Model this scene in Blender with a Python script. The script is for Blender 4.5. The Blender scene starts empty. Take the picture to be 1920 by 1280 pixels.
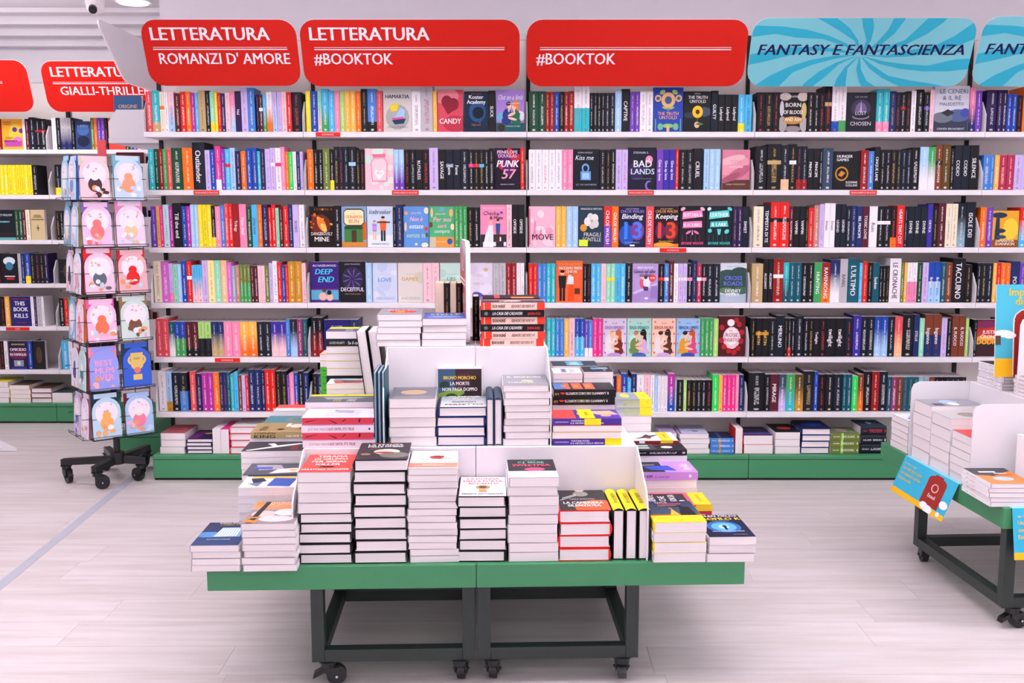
import bpy, math, random
from mathutils import Vector, Matrix
random.seed(7)
S = bpy.context.scene
COL = S.collection
R = math.radians

# ------------------------------------------------------------------ camera, world, lights, exposure
F, PITCH, H = 1900.0, R(7.2), 1.339
cam = bpy.data.objects.new('camera', bpy.data.cameras.new('camera'))
COL.objects.link(cam)
cam.location = (0, 0, H)
cam.rotation_euler = (R(90) - PITCH, 0, 0)
cam.data.sensor_width = 36
cam.data.lens = F / 1920 * 36
cam.data.clip_start = 0.05
S.camera = cam
w = bpy.data.worlds.new('world'); S.world = w; w.use_nodes = True
w.node_tree.nodes['Background'].inputs[0].default_value = (0.93, 0.93, 1.0, 1)
w.node_tree.nodes['Background'].inputs[1].default_value = 0.25
S.view_settings.view_transform = 'Standard'
S.view_settings.look = 'None'
S.view_settings.gamma = 1
S.view_settings.use_curve_mapping = False
S.view_settings.exposure = 0.05
CEIL = 2.6
def area(name, x, y, z, sx, sy, power, col=(1, 0.97, 1.0), rx=0):
    l = bpy.data.lights.new(name, 'AREA'); l.shape = 'RECTANGLE'; l.size = sx; l.size_y = sy
    l.energy = power; l.color = col
    o = bpy.data.objects.new(name, l); COL.objects.link(o); o.location = (x, y, z); o.rotation_euler = (rx, 0, 0)
    return o
LP = [(x, y, p) for y, p in ((4.3, 6), (2.8, 12), (-0.4, 3), (-2.4, 15)) for x in (-2.7, -0.9, 0.9, 2.7)]
for x, y, p in LP:
    area('panel_light', x, y, CEIL - 0.03, 1.1, 0.5, p)
area('panel_light', -2.9, 5.75, CEIL - 0.03, 0.9, 0.4, 16)

for x in (-2.0, 0.6, 3.0):     # unseen upward fill lights, added to brighten ceiling and upper wall
    area('uplight', x, 2.6, 2.2, 1.4, 0.25, 34, rx=math.pi); area('uplight', x, -0.8, 2.2, 1.4, 0.25, 28, rx=math.pi)
area('uplight', -3.2, 5.6, 2.3, 1.2, 0.2, 10, rx=math.pi)  # added fill too, brightens the ceiling of the left recess

# ------------------------------------------------------------------ picture measurements -> places in the room
def ray(px, py):
    u = (px - 960) / F; v = (640 - py) / F
    return u, math.cos(PITCH) + math.sin(PITCH) * v, -math.sin(PITCH) + math.cos(PITCH) * v
def hit(px, py, Y):
    dx, dy, dz = ray(px, py); t = Y / dy
    return dx * t, Y, H + dz * t
class Frame:
    def __init__(s, x, y, th): s.x, s.y, s.c, s.s, s.th = x, y, math.cos(th), math.sin(th), th
    def loc(s, px, py, d):
        """local (x, z) where the line of sight meets the upright plane at local depth d"""
        dx, dy, dz = ray(px, py)
        t = (d - (s.x * s.s - s.y * s.c)) / (-dx * s.s + dy * s.c)
        X, Y = dx * t, dy * t
        return (X - s.x) * s.c + (Y - s.y) * s.s, H + dz * t
    def w(s, lx, ly, z): return Vector((s.x + lx * s.c - ly * s.s, s.y + lx * s.s + ly * s.c, z))
    def mat(s, lx, ly, z): return Matrix.Translation(s.w(lx, ly, z)) @ Matrix.Rotation(s.th, 4, 'Z')
WORLD = Frame(0, 0, 0)

# ------------------------------------------------------------------ colours
PAL = dict(bk='16151b', nk='161d2b', nv='1c2c62', bl='1d46a8', mb='4380cf', lb='a3c9ee', sk='4cb4e4', tq='2fb5c0', te='125566',
 dg='1c4a30', gn='3f9e58', gg='2fd55c', lg='a6d271', mg='8fd9b4', yl='f2d81c', py='f5e29a', am='f5b54c', pl='8c3468', or_='f2701c',
 po='f3b78c', rd='dc2420', dr='96191f', mr='561a28', co='e2505a', pk='f288b0', hp='e8338c', ma='b42c9c', oc='d668cc', lp='f6c3cc',
 pu='6f3fb0', li='c7b2e6', dp='2c1c4c', wh='efe9ee', cr='ecdfc4', gy='b9b5bb', tn='c0a372', br='7a3a24', gd='c58a24', dk='5c4316',
 ol='6c7c34', pt='b9dde2', sl='34465e', ro='b98074', cm='b02a50', iv='3a2c9a', gb='8aa9b8')
PAL['or'] = PAL.pop('or_')
NAMES = dict(bk='black', nk='blue-black', nv='navy', bl='royal blue', mb='mid-blue', lb='pale blue', sk='sky-blue', tq='turquoise', te='dark teal',
 dg='dark green', gn='green', gg='bright green', lg='lime green', mg='mint', yl='yellow', py='pale yellow', am='amber', pl='plum', or_='orange',
 po='peach', rd='red', dr='dark red', mr='maroon', co='coral', pk='pink', hp='hot pink', ma='magenta', oc='orchid pink', lp='pale pink',
 pu='purple', li='lilac', dp='dark purple', wh='white', cr='cream', gy='grey', tn='tan', br='brown', gd='ochre', dk='dark gold',
 ol='olive green', pt='pale teal', sl='slate blue', ro='dusty rose', cm='crimson', iv='indigo', gb='grey-blue')
NAMES['or'] = NAMES.pop('or_')
def lin(h):
    h = PAL.get(h, h)
    o = []
    for i in (0, 2, 4):
        c = int(h[i:i + 2], 16) / 255
        o.append(c / 12.92 if c <= 0.04045 else ((c + 0.055) / 1.055) ** 2.4)
    return (o[0], o[1], o[2], 1.0)
LIN = {}
def C(h):
    if isinstance(h, tuple): return h
    if h not in LIN: LIN[h] = lin(h)
    return LIN[h]

# ------------------------------------------------------------------ materials
def newmat(name, col=None, rough=0.5, metal=0.0, spec=0.5):
    m = bpy.data.materials.new(name); m.use_nodes = True
    b = m.node_tree.nodes['Principled BSDF']
    if col is not None: b.inputs['Base Color'].default_value = C(col)
    b.inputs['Roughness'].default_value = rough; b.inputs['Metallic'].default_value = metal
    b.inputs['Specular IOR Level'].default_value = spec
    return m, m.node_tree, b
def N(nt, t, **k):
    n = nt.nodes.new(t)
    for a, v in k.items(): setattr(n, a, v)
    return n
def mth(nt, op, a, b=None, c=None):
    n = N(nt, 'ShaderNodeMath', operation=op)
    for i, v in enumerate((a, b, c)):
        if v is None: continue
        if isinstance(v, (int, float)): n.inputs[i].default_value = v
        else: nt.links.new(v, n.inputs[i])
    return n.outputs[0]
def noisy(name, col, rough, amt=0.06, scale=30, bump=0.0, metal=0.0, sc3=(1, 1, 1), spec=0.5):
    m, nt, b = newmat(name, col, rough, metal, spec)
    tc = N(nt, 'ShaderNodeTexCoord'); mp = N(nt, 'ShaderNodeMapping'); mp.inputs['Scale'].default_value = sc3
    nt.links.new(tc.outputs['Object'], mp.inputs[0])
    n = N(nt, 'ShaderNodeTexNoise'); n.inputs['Scale'].default_value = scale; n.inputs['Detail'].default_value = 4
    nt.links.new(mp.outputs[0], n.inputs['Vector'])
    mx = N(nt, 'ShaderNodeMix', data_type='RGBA')
    c = C(col)
    mx.inputs[6].default_value = tuple(max(0, x * (1 - amt)) for x in c[:3]) + (1,)
    mx.inputs[7].default_value = tuple(min(1, x * (1 + amt)) for x in c[:3]) + (1,)
    nt.links.new(n.outputs['Fac'], mx.inputs[0]); nt.links.new(mx.outputs[2], b.inputs['Base Color'])
    if bump:
        bp = N(nt, 'ShaderNodeBump'); bp.inputs['Strength'].default_value = bump; bp.inputs['Distance'].default_value = 0.002
        nt.links.new(n.outputs['Fac'], bp.inputs['Height']); nt.links.new(bp.outputs[0], b.inputs['Normal'])
    return m
M = {}
M['white'] = noisy('white_powder_coat', 'e4dfe4', 0.45, 0.02, 200, 0.05)
M['panel'] = noisy('shelf_back_panel', 'f0e6e2', 0.5, 0.02, 60)
M['wall'] = noisy('painted_wall', 'ece6ee', 0.8, 0.02, 12)
M['ceil'] = noisy('painted_ceiling', 'f0ecf2', 0.8, 0.01, 8)
M['green'] = noisy('green_powder_coat', '3c875a', 0.42, 0.05, 400, 0.08)
M['dgreen'] = noisy('dark_green_steel', '1e2926', 0.4, 0.06, 200, 0.05)
M['black'] = noisy('black_plastic', '101114', 0.4, 0.1, 60)
M['blackm'] = noisy('black_metal', '0d0e10', 0.35, 0.1, 60)
M['gap'] = noisy('upright_slot_black', '0c0c0e', 0.6, 0.1, 60)
M['chrome'] = newmat('chrome', 'd0d2d6', 0.2, 1.0)[0]
M['rubber'] = noisy('grey_rubber', '4a4c50', 0.6, 0.1, 60)
M['tape'] = noisy('grey_floor_tape', 'a9abb8', 0.6, 0.08, 14)
def cover_mat():
    m, nt, b = newmat('printed_cover', None, 0.45, 0, 0.22)
    col = N(nt, 'ShaderNodeAttribute', attribute_name='Col'); ink = N(nt, 'ShaderNodeAttribute', attribute_name='Ink')
    uv = N(nt, 'ShaderNodeUVMap', uv_map='UVMap'); sp = N(nt, 'ShaderNodeSeparateXYZ')
    nt.links.new(uv.outputs[0], sp.inputs[0]); u, v = sp.outputs[0], sp.outputs[1]
    vf = mth(nt, 'FRACT', v); fl = mth(nt, 'FLOOR', v)
    wn = N(nt, 'ShaderNodeTexWhiteNoise', noise_dimensions='1D'); nt.links.new(fl, wn.inputs['W'])
    rnd = wn.outputs['Value']
    du = mth(nt, 'ABSOLUTE', mth(nt, 'SUBTRACT', u, 0.5))
    def seg(a, bb, hw):
        x = mth(nt, 'MULTIPLY', mth(nt, 'GREATER_THAN', vf, a), mth(nt, 'LESS_THAN', vf, bb))
        return mth(nt, 'MULTIPLY', x, mth(nt, 'LESS_THAN', du, hw))
    brk = mth(nt, 'ADD', 0.52, mth(nt, 'MULTIPLY', rnd, 0.16))
    s1 = seg(mth(nt, 'ADD', brk, 0.06), 0.92, 0.085)
    s2 = seg(0.17, brk, mth(nt, 'ADD', 0.09, mth(nt, 'MULTIPLY', rnd, 0.10)))
    s = mth(nt, 'MAXIMUM', s1, s2)
    cb = N(nt, 'ShaderNodeCombineXYZ')
    nt.links.new(mth(nt, 'MULTIPLY', u, 4.5), cb.inputs[0]); nt.links.new(mth(nt, 'MULTIPLY', v, 60), cb.inputs[1])
    no = N(nt, 'ShaderNodeTexNoise'); no.inputs['Scale'].default_value = 1.0; no.inputs['Detail'].default_value = 1.5
    nt.links.new(cb.outputs[0], no.inputs['Vector'])
    ltr = mth(nt, 'GREATER_THAN', no.outputs['Fac'], 0.49)
    dv = mth(nt, 'MULTIPLY', mth(nt, 'SUBTRACT', vf, 0.055), 7.0)
    dot = mth(nt, 'LESS_THAN', mth(nt, 'ADD', mth(nt, 'MULTIPLY', du, du), mth(nt, 'MULTIPLY', dv, dv)), 0.03)
    mk = mth(nt, 'MAXIMUM', mth(nt, 'MULTIPLY', s, ltr), dot)
    mk = mth(nt, 'MULTIPLY', mk, mth(nt, 'GREATER_THAN', u, -0.5))
    mx = N(nt, 'ShaderNodeMix', data_type='RGBA')
    nt.links.new(mth(nt, 'MULTIPLY', mk, 0.62), mx.inputs[0]); nt.links.new(col.outputs['Color'], mx.inputs[6]); nt.links.new(ink.outputs['Color'], mx.inputs[7])
    nt.links.new(mx.outputs[2], b.inputs['Base Color'])
    return m
M['cover'] = cover_mat()
def pages_mat():
    m, nt, b = newmat('page_edges', 'e8dcdc', 0.85, 0, 0.2)
    tc = N(nt, 'ShaderNodeTexCoord'); mp = N(nt, 'ShaderNodeMapping'); mp.inputs['Scale'].default_value = (4, 4, 900)
    nt.links.new(tc.outputs['Object'], mp.inputs[0])
    n = N(nt, 'ShaderNodeTexNoise'); n.inputs['Scale'].default_value = 1.0; n.inputs['Detail'].default_value = 2
    nt.links.new(mp.outputs[0], n.inputs['Vector'])
    mx = N(nt, 'ShaderNodeMix', data_type='RGBA'); mx.inputs[6].default_value = C('dad0d1'); mx.inputs[7].default_value = C('f3ecef')
    nt.links.new(n.outputs['Fac'], mx.inputs[0])
    at = N(nt, 'ShaderNodeAttribute', attribute_name='Col'); m2 = N(nt, 'ShaderNodeMix', data_type='RGBA', blend_type='MULTIPLY')
    m2.inputs[0].default_value = 1.0
    nt.links.new(mx.outputs[2], m2.inputs[6]); nt.links.new(at.outputs['Color'], m2.inputs[7])
    nt.links.new(m2.outputs[2], b.inputs['Base Color'])
    bp = N(nt, 'ShaderNodeBump'); bp.inputs['Strength'].default_value = 0.25; bp.inputs['Distance'].default_value = 0.0006
    nt.links.new(n.outputs['Fac'], bp.inputs['Height']); nt.links.new(bp.outputs[0], b.inputs['Normal'])
    return m
M['pages'] = pages_mat()
def wood_mat():
    m, nt, b = newmat('pale_wood_laminate', None, 0.42, 0, 0.4)
    tc = N(nt, 'ShaderNodeTexCoord'); oi = N(nt, 'ShaderNodeObjectInfo')
    ad = N(nt, 'ShaderNodeVectorMath', operation='ADD'); nt.links.new(tc.outputs['Object'], ad.inputs[0])
    cb = N(nt, 'ShaderNodeCombineXYZ'); nt.links.new(mth(nt, 'MULTIPLY', oi.outputs['Random'], 40), cb.inputs[0])
    nt.links.new(mth(nt, 'MULTIPLY', oi.outputs['Random'], 17), cb.inputs[1]); nt.links.new(cb.outputs[0], ad.inputs[1])
    mp = N(nt, 'ShaderNodeMapping'); mp.inputs['Scale'].default_value = (1.1, 14, 1); nt.links.new(ad.outputs[0], mp.inputs[0])
    n = N(nt, 'ShaderNodeTexNoise'); n.inputs['Scale'].default_value = 1.6; n.inputs['Detail'].default_value = 6; n.inputs['Roughness'].default_value = 0.6
    nt.links.new(mp.outputs[0], n.inputs['Vector'])
    cr = N(nt, 'ShaderNodeValToRGB'); e = cr.color_ramp.elements
    e[0].position = 0.25; e[0].color = C('bcb0ad'); e[1].position = 0.6; e[1].color = C('d0c7c8')
    nt.links.new(n.outputs['Fac'], cr.inputs[0])
    mx = N(nt, 'ShaderNodeMix', data_type='RGBA', blend_type='MULTIPLY'); mx.inputs[0].default_value = 1
    g = mth(nt, 'ADD', 0.97, mth(nt, 'MULTIPLY', oi.outputs['Random'], 0.04))
    c2 = N(nt, 'ShaderNodeCombineColor')
    for i in range(3): nt.links.new(g, c2.inputs[i])
    nt.links.new(cr.outputs[0], mx.inputs[6]); nt.links.new(c2.outputs[0], mx.inputs[7]); nt.links.new(mx.outputs[2], b.inputs['Base Color'])
    return m
M['wood'] = wood_mat()
m, nt, b = newmat('lamp_glow', 'ffffff'); b.inputs['Emission Color'].default_value = (1, 1, 1, 1); b.inputs['Emission Strength'].default_value = 4
M['glow'] = m

# ------------------------------------------------------------------ mesh builder
class MB:
    def __init__(s, mats=('cover',)): s.v = []; s.f = []; s.c = []; s.k = []; s.uv = []; s.m = []; s.mats = list(mats); s.X = None
    def add(s, vs, fs, col='wh', ink=None, uv=None, mi=0, fcols=None):
        o = len(s.v)
        X = s.X
        s.v += [tuple(X @ Vector(p)) for p in vs] if X is not None else [tuple(p) for p in vs]
        ink = C(ink) if ink else None
        for i, f in enumerate(fs):
            s.f.append([o + j for j in f])
            cs = fcols[i] if fcols else [C(col)] * len(f)
            us = uv[i] if uv and uv[i] else [(-5, -5)] * len(f)
            for a in range(len(f)):
                s.c += cs[a]; s.k += (ink or cs[a]); s.uv += us[a]
            s.m.append(mi)
    def box(s, x0, x1, y0, y1, z0, z1, col='wh', mi=0):
        s.add([(x0, y0, z0), (x1, y0, z0), (x1, y1, z0), (x0, y1, z0), (x0, y0, z1), (x1, y0, z1), (x1, y1, z1), (x0, y1, z1)],
              [(0, 3, 2, 1), (4, 5, 6, 7), (0, 1, 5, 4), (1, 2, 6, 5), (2, 3, 7, 6), (3, 0, 4, 7)], col, mi=mi)
    def prism(s, pts, a0, a1, axis='y', col='wh', mi=0):
        """outline pts in the plane across axis, swept from a0 to a1"""
        def P(p, a): return {'y': (p[0], a, p[1]), 'x': (a, p[0], p[1]), 'z': (p[0], p[1], a)}[axis]
        n = len(pts)
        vs = [P(p, a0) for p in pts] + [P(p, a1) for p in pts]
        fs = [tuple(range(n)), tuple(range(2 * n - 1, n - 1, -1))] + [(i, (i + 1) % n + n * 0, (i + 1) % n + n, i + n) for i in range(n)]
        s.add(vs, fs, col, mi=mi)
    def cyl(s, p0, p1, r, n=12, col='wh', mi=0, r1=None):
        p0, p1 = Vector(p0), Vector(p1); d = (p1 - p0).normalized(); a = d.orthogonal().normalized(); b = d.cross(a)
        r1 = r if r1 is None else r1
        vs = [p0 + (a * math.cos(t) + b * math.sin(t)) * r for t in [i * 2 * math.pi / n for i in range(n)]]
        vs += [p1 + (a * math.cos(t) + b * math.sin(t)) * r1 for t in [i * 2 * math.pi / n for i in range(n)]]
        s.add(vs, [tuple(range(n))[::-1], tuple(range(n, 2 * n))] + [(i, (i + 1) % n, (i + 1) % n + n, i + n) for i in range(n)], col, mi=mi)
    def mesh(s, name, attrs=True):
        me = bpy.data.meshes.new(name); me.from_pydata(s.v, [], s.f)
        for m in s.mats: me.materials.append(M[m])
        if len(s.mats) > 1: me.polygons.foreach_set('material_index', s.m)
        if 'cover' in s.mats or 'pages' in s.mats:
            for nm, d in (('Col', s.c), ('Ink', s.k)):
                a = me.color_attributes.new(nm, 'FLOAT_COLOR', 'CORNER'); a.data.foreach_set('color', d)
            u = me.uv_layers.new(name='UVMap'); u.data.foreach_set('uv', s.uv)
        me.update(); return me
    def obj(s, name, parent=None, mat=None, bevel=0):
        o = bpy.data.objects.new(name, s.mesh(name)); COL.objects.link(o)
        if parent is not None: o.parent = parent
        elif mat is not None: o.matrix_world = mat
        if bevel:
            b = o.modifiers.new('bevel', 'BEVEL'); b.width = bevel; b.segments = 2; b.limit_method = 'ANGLE'
        return o
LABELS = {}
def tag(o, label=None, cat=None, group=None, kind=None):
    if label:
        o['label'] = label
        LABELS.setdefault(label.lower(), []).append(o.name)
    if cat: o['category'] = cat
    if group: o['group'] = group
    if kind: o['kind'] = kind
    return o
def empty(name, mat=None):
    o = bpy.data.objects.new(name, None); COL.objects.link(o); o.empty_display_size = 0.05
    if mat is not None: o.matrix_world = mat
    return o

# ------------------------------------------------------------------ lettering and flat print
_g = {}
def glyph(text, bold=0.0):
    k = (text, bold)
    if k in _g: return _g[k]
    cu = bpy.data.curves.new('t', 'FONT'); cu.body = text; cu.resolution_u = 2; cu.offset = bold; cu.size = 1
    ob = bpy.data.objects.new('t', cu)
    me = bpy.data.meshes.new_from_object(ob)
    vs = [(v.co.x, v.co.y) for v in me.vertices]; fs = [tuple(p.vertices) for p in me.polygons]
    bpy.data.objects.remove(ob); bpy.data.curves.remove(cu); bpy.data.meshes.remove(me)
    if not vs: vs = [(0, 0), (1, 0), (1, 1)]; fs = []
    x0 = min(v[0] for v in vs); x1 = max(v[0] for v in vs)
    cap = 0.73
    _g[k] = ([((x - x0) / cap, y / cap) for x, y in vs], fs, (x1 - x0) / cap)
    return _g[k]
def clip_poly(sub, clip):
    out = sub
    for i in range(len(clip)):
        a, b = clip[i], clip[(i + 1) % len(clip)]
        ins = lambda p: (b[0] - a[0]) * (p[1] - a[1]) - (b[1] - a[1]) * (p[0] - a[0]) >= -1e-9
        inp, out = out, []
        for j in range(len(inp)):
            p, q_ = inp[j - 1], inp[j]
            if ins(q_) != ins(p):
                d1 = (b[0] - a[0]) * (p[1] - a[1]) - (b[1] - a[1]) * (p[0] - a[0]); d2 = (b[0] - a[0]) * (q_[1] - a[1]) - (b[1] - a[1]) * (q_[0] - a[0])
                t = d1 / (d1 - d2); out.append((p[0] + t * (q_[0] - p[0]), p[1] + t * (q_[1] - p[1])))
            if ins(q_): out.append(q_)
        if not out: return []
    return out
class Art:
    """flat print laid on a face: O corner, U and Vv edge vectors, n normal"""
    def __init__(s, O, U, V, n=None, gap=0.0003):
        s.O, s.U, s.V = Vector(O), Vector(U), Vector(V); s.n = (Vector(n) if n else s.U.cross(s.V)).normalized(); s.gap = gap; s.l = 0; s.mb = MB()
    def P(s, x, y): return s.O + s.U * x + s.V * y + s.n * (s.gap + s.l * 0.00012)
    def poly(s, pts, col, cols=None):
        s.l += 1
        if not cols:
            pts = clip_poly(pts, [(0, 0), (1, 0), (1, 1), (0, 1)])
            if len(pts) < 3: return
        s.mb.add([s.P(*p) for p in pts], [tuple(range(len(pts)))], col, fcols=[[C(c) for c in cols]] if cols else None)
    def draw(s, items):
        for it in items:
            k = it[0]
            if k == 'r': _, a, b, c, d, col = it; s.poly([(a, b), (c, b), (c, d), (a, d)], col)
            elif k == 'g': _, a, b, c, d, ct, cb = it; s.poly([(a, b), (c, b), (c, d), (a, d)], ct, [cb, cb, ct, ct])
            elif k == 'e':
                _, cx, cy, rx, ry, col = it[:6]; rot = R(it[6]) if len(it) > 6 else 0; n = 14
                asp = s.V.length / s.U.length
                pts = []
                for i in range(n):
                    t = 2 * math.pi * i / n; x, y = rx * math.cos(t), ry * asp * math.sin(t)
                    x, y = x * math.cos(rot) - y * math.sin(rot), (x * math.sin(rot) + y * math.cos(rot)) / asp
                    pts.append((cx + x, cy + y))
                s.poly(pts, col)
            elif k == 'p': s.poly(it[1], it[2])
            elif k == 't':
                _, tx, cx, cy, h, wmax, col = it[:7]; o = it[7] if len(it) > 7 else ''
                shifts = (0, .035, .07) if 'B' in o else ((0, .045) if 'b' in o else (0,))
                vs, fs, gw = glyph(tx, 0.0)
                hh = h * s.V.length; sx = hh; wid = gw * sx; lim = wmax * s.U.length
                if wid > lim or 'w' in o: sx *= lim / wid; wid = lim
                sh = 0.22 if 'i' in o else 0
                x0 = cx * s.U.length - (0 if 'l' in o else wid / 2); y0 = cy * s.V.length
                un, vn = s.U.normalized(), s.V.normalized()
                for k_ in shifts:
                    s.l += 1
                    off = s.n * (s.gap + s.l * 0.00012)
                    dx_ = (k_ - shifts[-1] / 2) * min(hh, sx * 1.3)
                    s.mb.add([s.O + un * (x0 + dx_ + x * sx + sh * y * hh) + vn * (y0 + y * hh) + off for x, y in vs], fs, col)
    def obj(s, name, parent):
        return s.mb.obj(name, parent)

# ------------------------------------------------------------------ books.  own axes: x spine -> fore-edge (w), y tail -> head (h), z back board -> front board (t)
def cover_geo(mb, w, h, t, hard, rows, ink, seed, boards=None):
    """rows: [(y fraction, colour)...] going up; the spine is cut there"""
    e = 0.0029 if hard else 0.0008
    if hard: prof = [(w, 0), (0.004, 0), (0.0005, t * 0.12), (-0.0022, t * 0.34), (-0.003, t * 0.5), (-0.0022, t * 0.66), (0.0005, t * 0.88), (0.004, t), (w, t)]
    else: prof = [(w, 0), (0.0012, 0), (0, 0.0012), (0, t - 0.0012), (0.0012, t), (w, t)]
    inn = [(w, t - e), (e + 0.002, t - e), (e + 0.002, e), (w, e)]
    ring = prof + inn; n = len(ring); m = len(prof)
    vs = []; fs = []; fc = []; uv = []
    for y, c in rows: vs += [(x, y * h, z) for x, z in ring]
    for i in range(len(rows) - 1):
        a, b = rows[i], rows[i + 1]
        for j in range(n):
            k = (j + 1) % n; fs.append((i * n + j, (i + 1) * n + j, (i + 1) * n + k, i * n + k))
            if j < m - 1:
                cc = [C(a[1]), C(b[1]), C(b[1]), C(a[1])]
                if boards and (j == 0 or j == m - 2): cc = [C(boards)] * 4
                fc.append(cc)
                if 0 < j < m - 2:
                    u0, u1 = prof[j][1] / t, prof[k][1] / t
                    uv.append([(u0, seed + a[0] * .998 + .001), (u0, seed + b[0] * .998 + .001), (u1, seed + b[0] * .998 + .001), (u1, seed + a[0] * .998 + .001)])
                else: uv.append(None)
            elif j == m - 1 or j == n - 1: fc.append([C(rows[0][1])] * 4); uv.append(None)
            else: fc.append([C('wh')] * 4); uv.append(None)
    for base, rev in ((0, False), ((len(rows) - 1) * n, True)):
        # rim as quads between outer profile and inner profile
        o0, o1, ol = base, base + m - 1, base + m - 2
        i0, i1, i2, i3 = base + m, base + m + 1, base + m + 2, base + m + 3
        quads = [(o1, i0, i1, ol), tuple([ol] + [i1, i2] + list(range(base + 1, ol))), (base + 1, i2, i3, o0)]
        for q in quads:
            fs.append(q if not rev else q[::-1]); fc.append([C(boards or (rows[0][1] if not rev else rows[-1][1]))] * len(q)); uv.append(None)
    mb.add(vs, fs, ink=ink, uv=uv, fcols=fc)
def page_geo(mb, w, h, t, hard, mi=0, tint='ffffff'):
    e = 0.003 if hard else 0.0009; g = 0.0035 if hard else 0.0004
    mb.box(0.002 + e, w - g, g, h - g, e, t - e, tint, mi)
def parse_rows(c, extra):
    """c main colour; extra: '/cc' lower quarter, '^cc' lower half, '~cc' fades to cc, '=cc' band"""
    if not extra: return [(0, c), (1, c)]
    k, d = extra[0], extra[1:]
    if k == '/': return [(0, d), (0.24, d), (0.2401, c), (1, c)]
    if k == '^': return [(0, d), (0.52, d), (0.5201, c), (1, c)]
    if k == '~': return [(0, d), (0.2, d), (0.7, c), (1, c)]
    if k == '=': return [(0, c), (0.56, c), (0.5601, d), (0.645, d), (0.6451, c), (1, c)]
LIGHT = set('wh cr lp li lb pt py po am mg yl lg gy tn gb sk'.split())
def ink_for(c, rnd):
    if c in LIGHT: return rnd.choice(['5a5466', 'b05070', '4a6090', '8a7a80'] if c in ('wh', 'cr', 'lp', 'li', 'gy', 'py') else ['f4f2f4', '3a4a60', 'f4f2f4'])
    if c in ('bk', 'nk', 'dp', 'nv', 'te'): return rnd.choice(['e8e6ea', 'd6d4dc', 'c9a860', 'b8c4d4', 'd04048', 'e8e6ea'])
    return rnd.choice(['f6f2f2', 'f6f2f2', 'f2e2c0'])
def axes(X, Y, Z, loc):
    m = Matrix.Identity(4)
    for i, a in enumerate((X, Y, Z)):
        for j in range(3): m[j][i] = a[j]
    m.translation = Vector(loc); return m
SEED = [0]
def make_book(name, mat, w, h, t, hard=False, c='bk', extra='', ink=None, boards=None, tint='ffffff', label=None, group=None, wobble=0.0):
    SEED[0] += 1
    rnd = random.Random(SEED[0])
    mb = MB(('cover',)); cover_geo(mb, w, h, t, hard, parse_rows(c, extra), ink or ink_for(c, rnd), SEED[0] % 400 + 1, boards)
    o = mb.obj(name, mat=mat)
    pm = MB(('pages',)); page_geo(pm, w, h, t, hard, 0, tint); pm.obj('page_block', o)
    tag(o, label, 'book', group)
    o['_t'] = t
    return o
# ------------------------------------------------------------------ the room
YS = 5.10      # plane of the book spines on the long wall
YF = 5.07      # shelf lips
YB = 5.315      # back panels
def struct(name, mb, bevel=0):
    return tag(mb.obj(name, bevel=bevel), kind='structure')
fl = MB(('wood',)); fl.box(-4.6, 4.6, -3, 7.3, -0.06, -0.004); floor = struct('floor', fl)
_pm = {}
r_ = random.Random(3)
PL, PW = 1.28, 0.193
k = 0
for j in range(24):
    y0 = 2.05 + j * PW
    if y0 > 6.4: break
    x = -3.9 - r_.random() * PL
    while x < 3.2:
        if 'p' not in _pm:
            q = MB(('wood',)); q.box(0.0004, PL - 0.0004, 0.0004, PW - 0.0004, -0.004, 0)
            _pm['p'] = q.mesh('plank')
        if abs(x + PL / 2) < 0.62 * (y0 + .6) + .6:
            o = bpy.data.objects.new('plank', _pm['p']); COL.objects.link(o); o.parent = floor; o.location = (x, y0, 0)
            k += 1
        x += PL
fr = MB(('wood',)); fr.box(-4.6, 4.6, -3, 2.05, -0.0039, -0.0001); fr.obj('floor_surface', floor)
q = MB(('ceil',)); q.box(-4.6, 4.6, -3, 7.3, CEIL, CEIL + 0.1)
ceil = struct('ceiling', q)
XR = -1.80     # left end of the long wall
q = MB(('wall',)); q.box(XR, 4.6, YB + 0.03, YB + 0.2, 0, CEIL); struct('wall_back', q)
q = MB(('wall',)); q.box(XR, XR + 0.1, YB + 0.2, 6.88, 0, CEIL); struct('wall_return', q)
q = MB(('ceil',)); q.box(-4.6, XR + .2, 6.88, 7.05, 0, CEIL); struct('wall_far', q)
q = MB(('wall',)); q.box(-4.7, -4.6, -3, 7.3, 0, CEIL); struct('wall_left', q)
q = MB(('wall',)); q.box(4.6, 4.7, -3, 7.3, 0, CEIL); struct('wall_right', q)
q = MB(('ceil',)); q.box(-4.6, 4.6, -3.1, -3, 0, CEIL); struct('wall_front', q)
for i, (y, z) in enumerate(((6.80, 2.42), (6.70, 2.47), (6.58, 2.52), (6.46, 2.57))):
    q = MB(('ceil',)); q.box(-4.6, XR, y, (6.88, 6.80, 6.70, 6.58)[i], z, CEIL); struct('trim_%d' % (i + 1), q, 0.004)
# tape line on the floor
def fpt(px, py):
    dx, dy, dz = ray(px, py); t = -H / dz
    return dx * t, dy * t
a0, a1 = fpt(-60, 1147), fpt(262, 884)
dv = Vector((a1[0] - a0[0], a1[1] - a0[1], 0)); nn = Vector((-dv.y, dv.x, 0)).normalized() * 0.021
pts = [Vector((a0[0], a0[1], 0)) + nn, Vector((a0[0], a0[1], 0)) - nn, Vector((a1[0], a1[1], 0)) - nn, Vector((a1[0], a1[1], 0)) + nn]
q = MB(('tape',)); q.prism([(p.x, p.y) for p in pts], 0.0002, 0.0009, 'z')
tag(q.obj('floor_tape'), 'long strip of worn grey tape running across the pale floor', 'tape')

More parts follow.
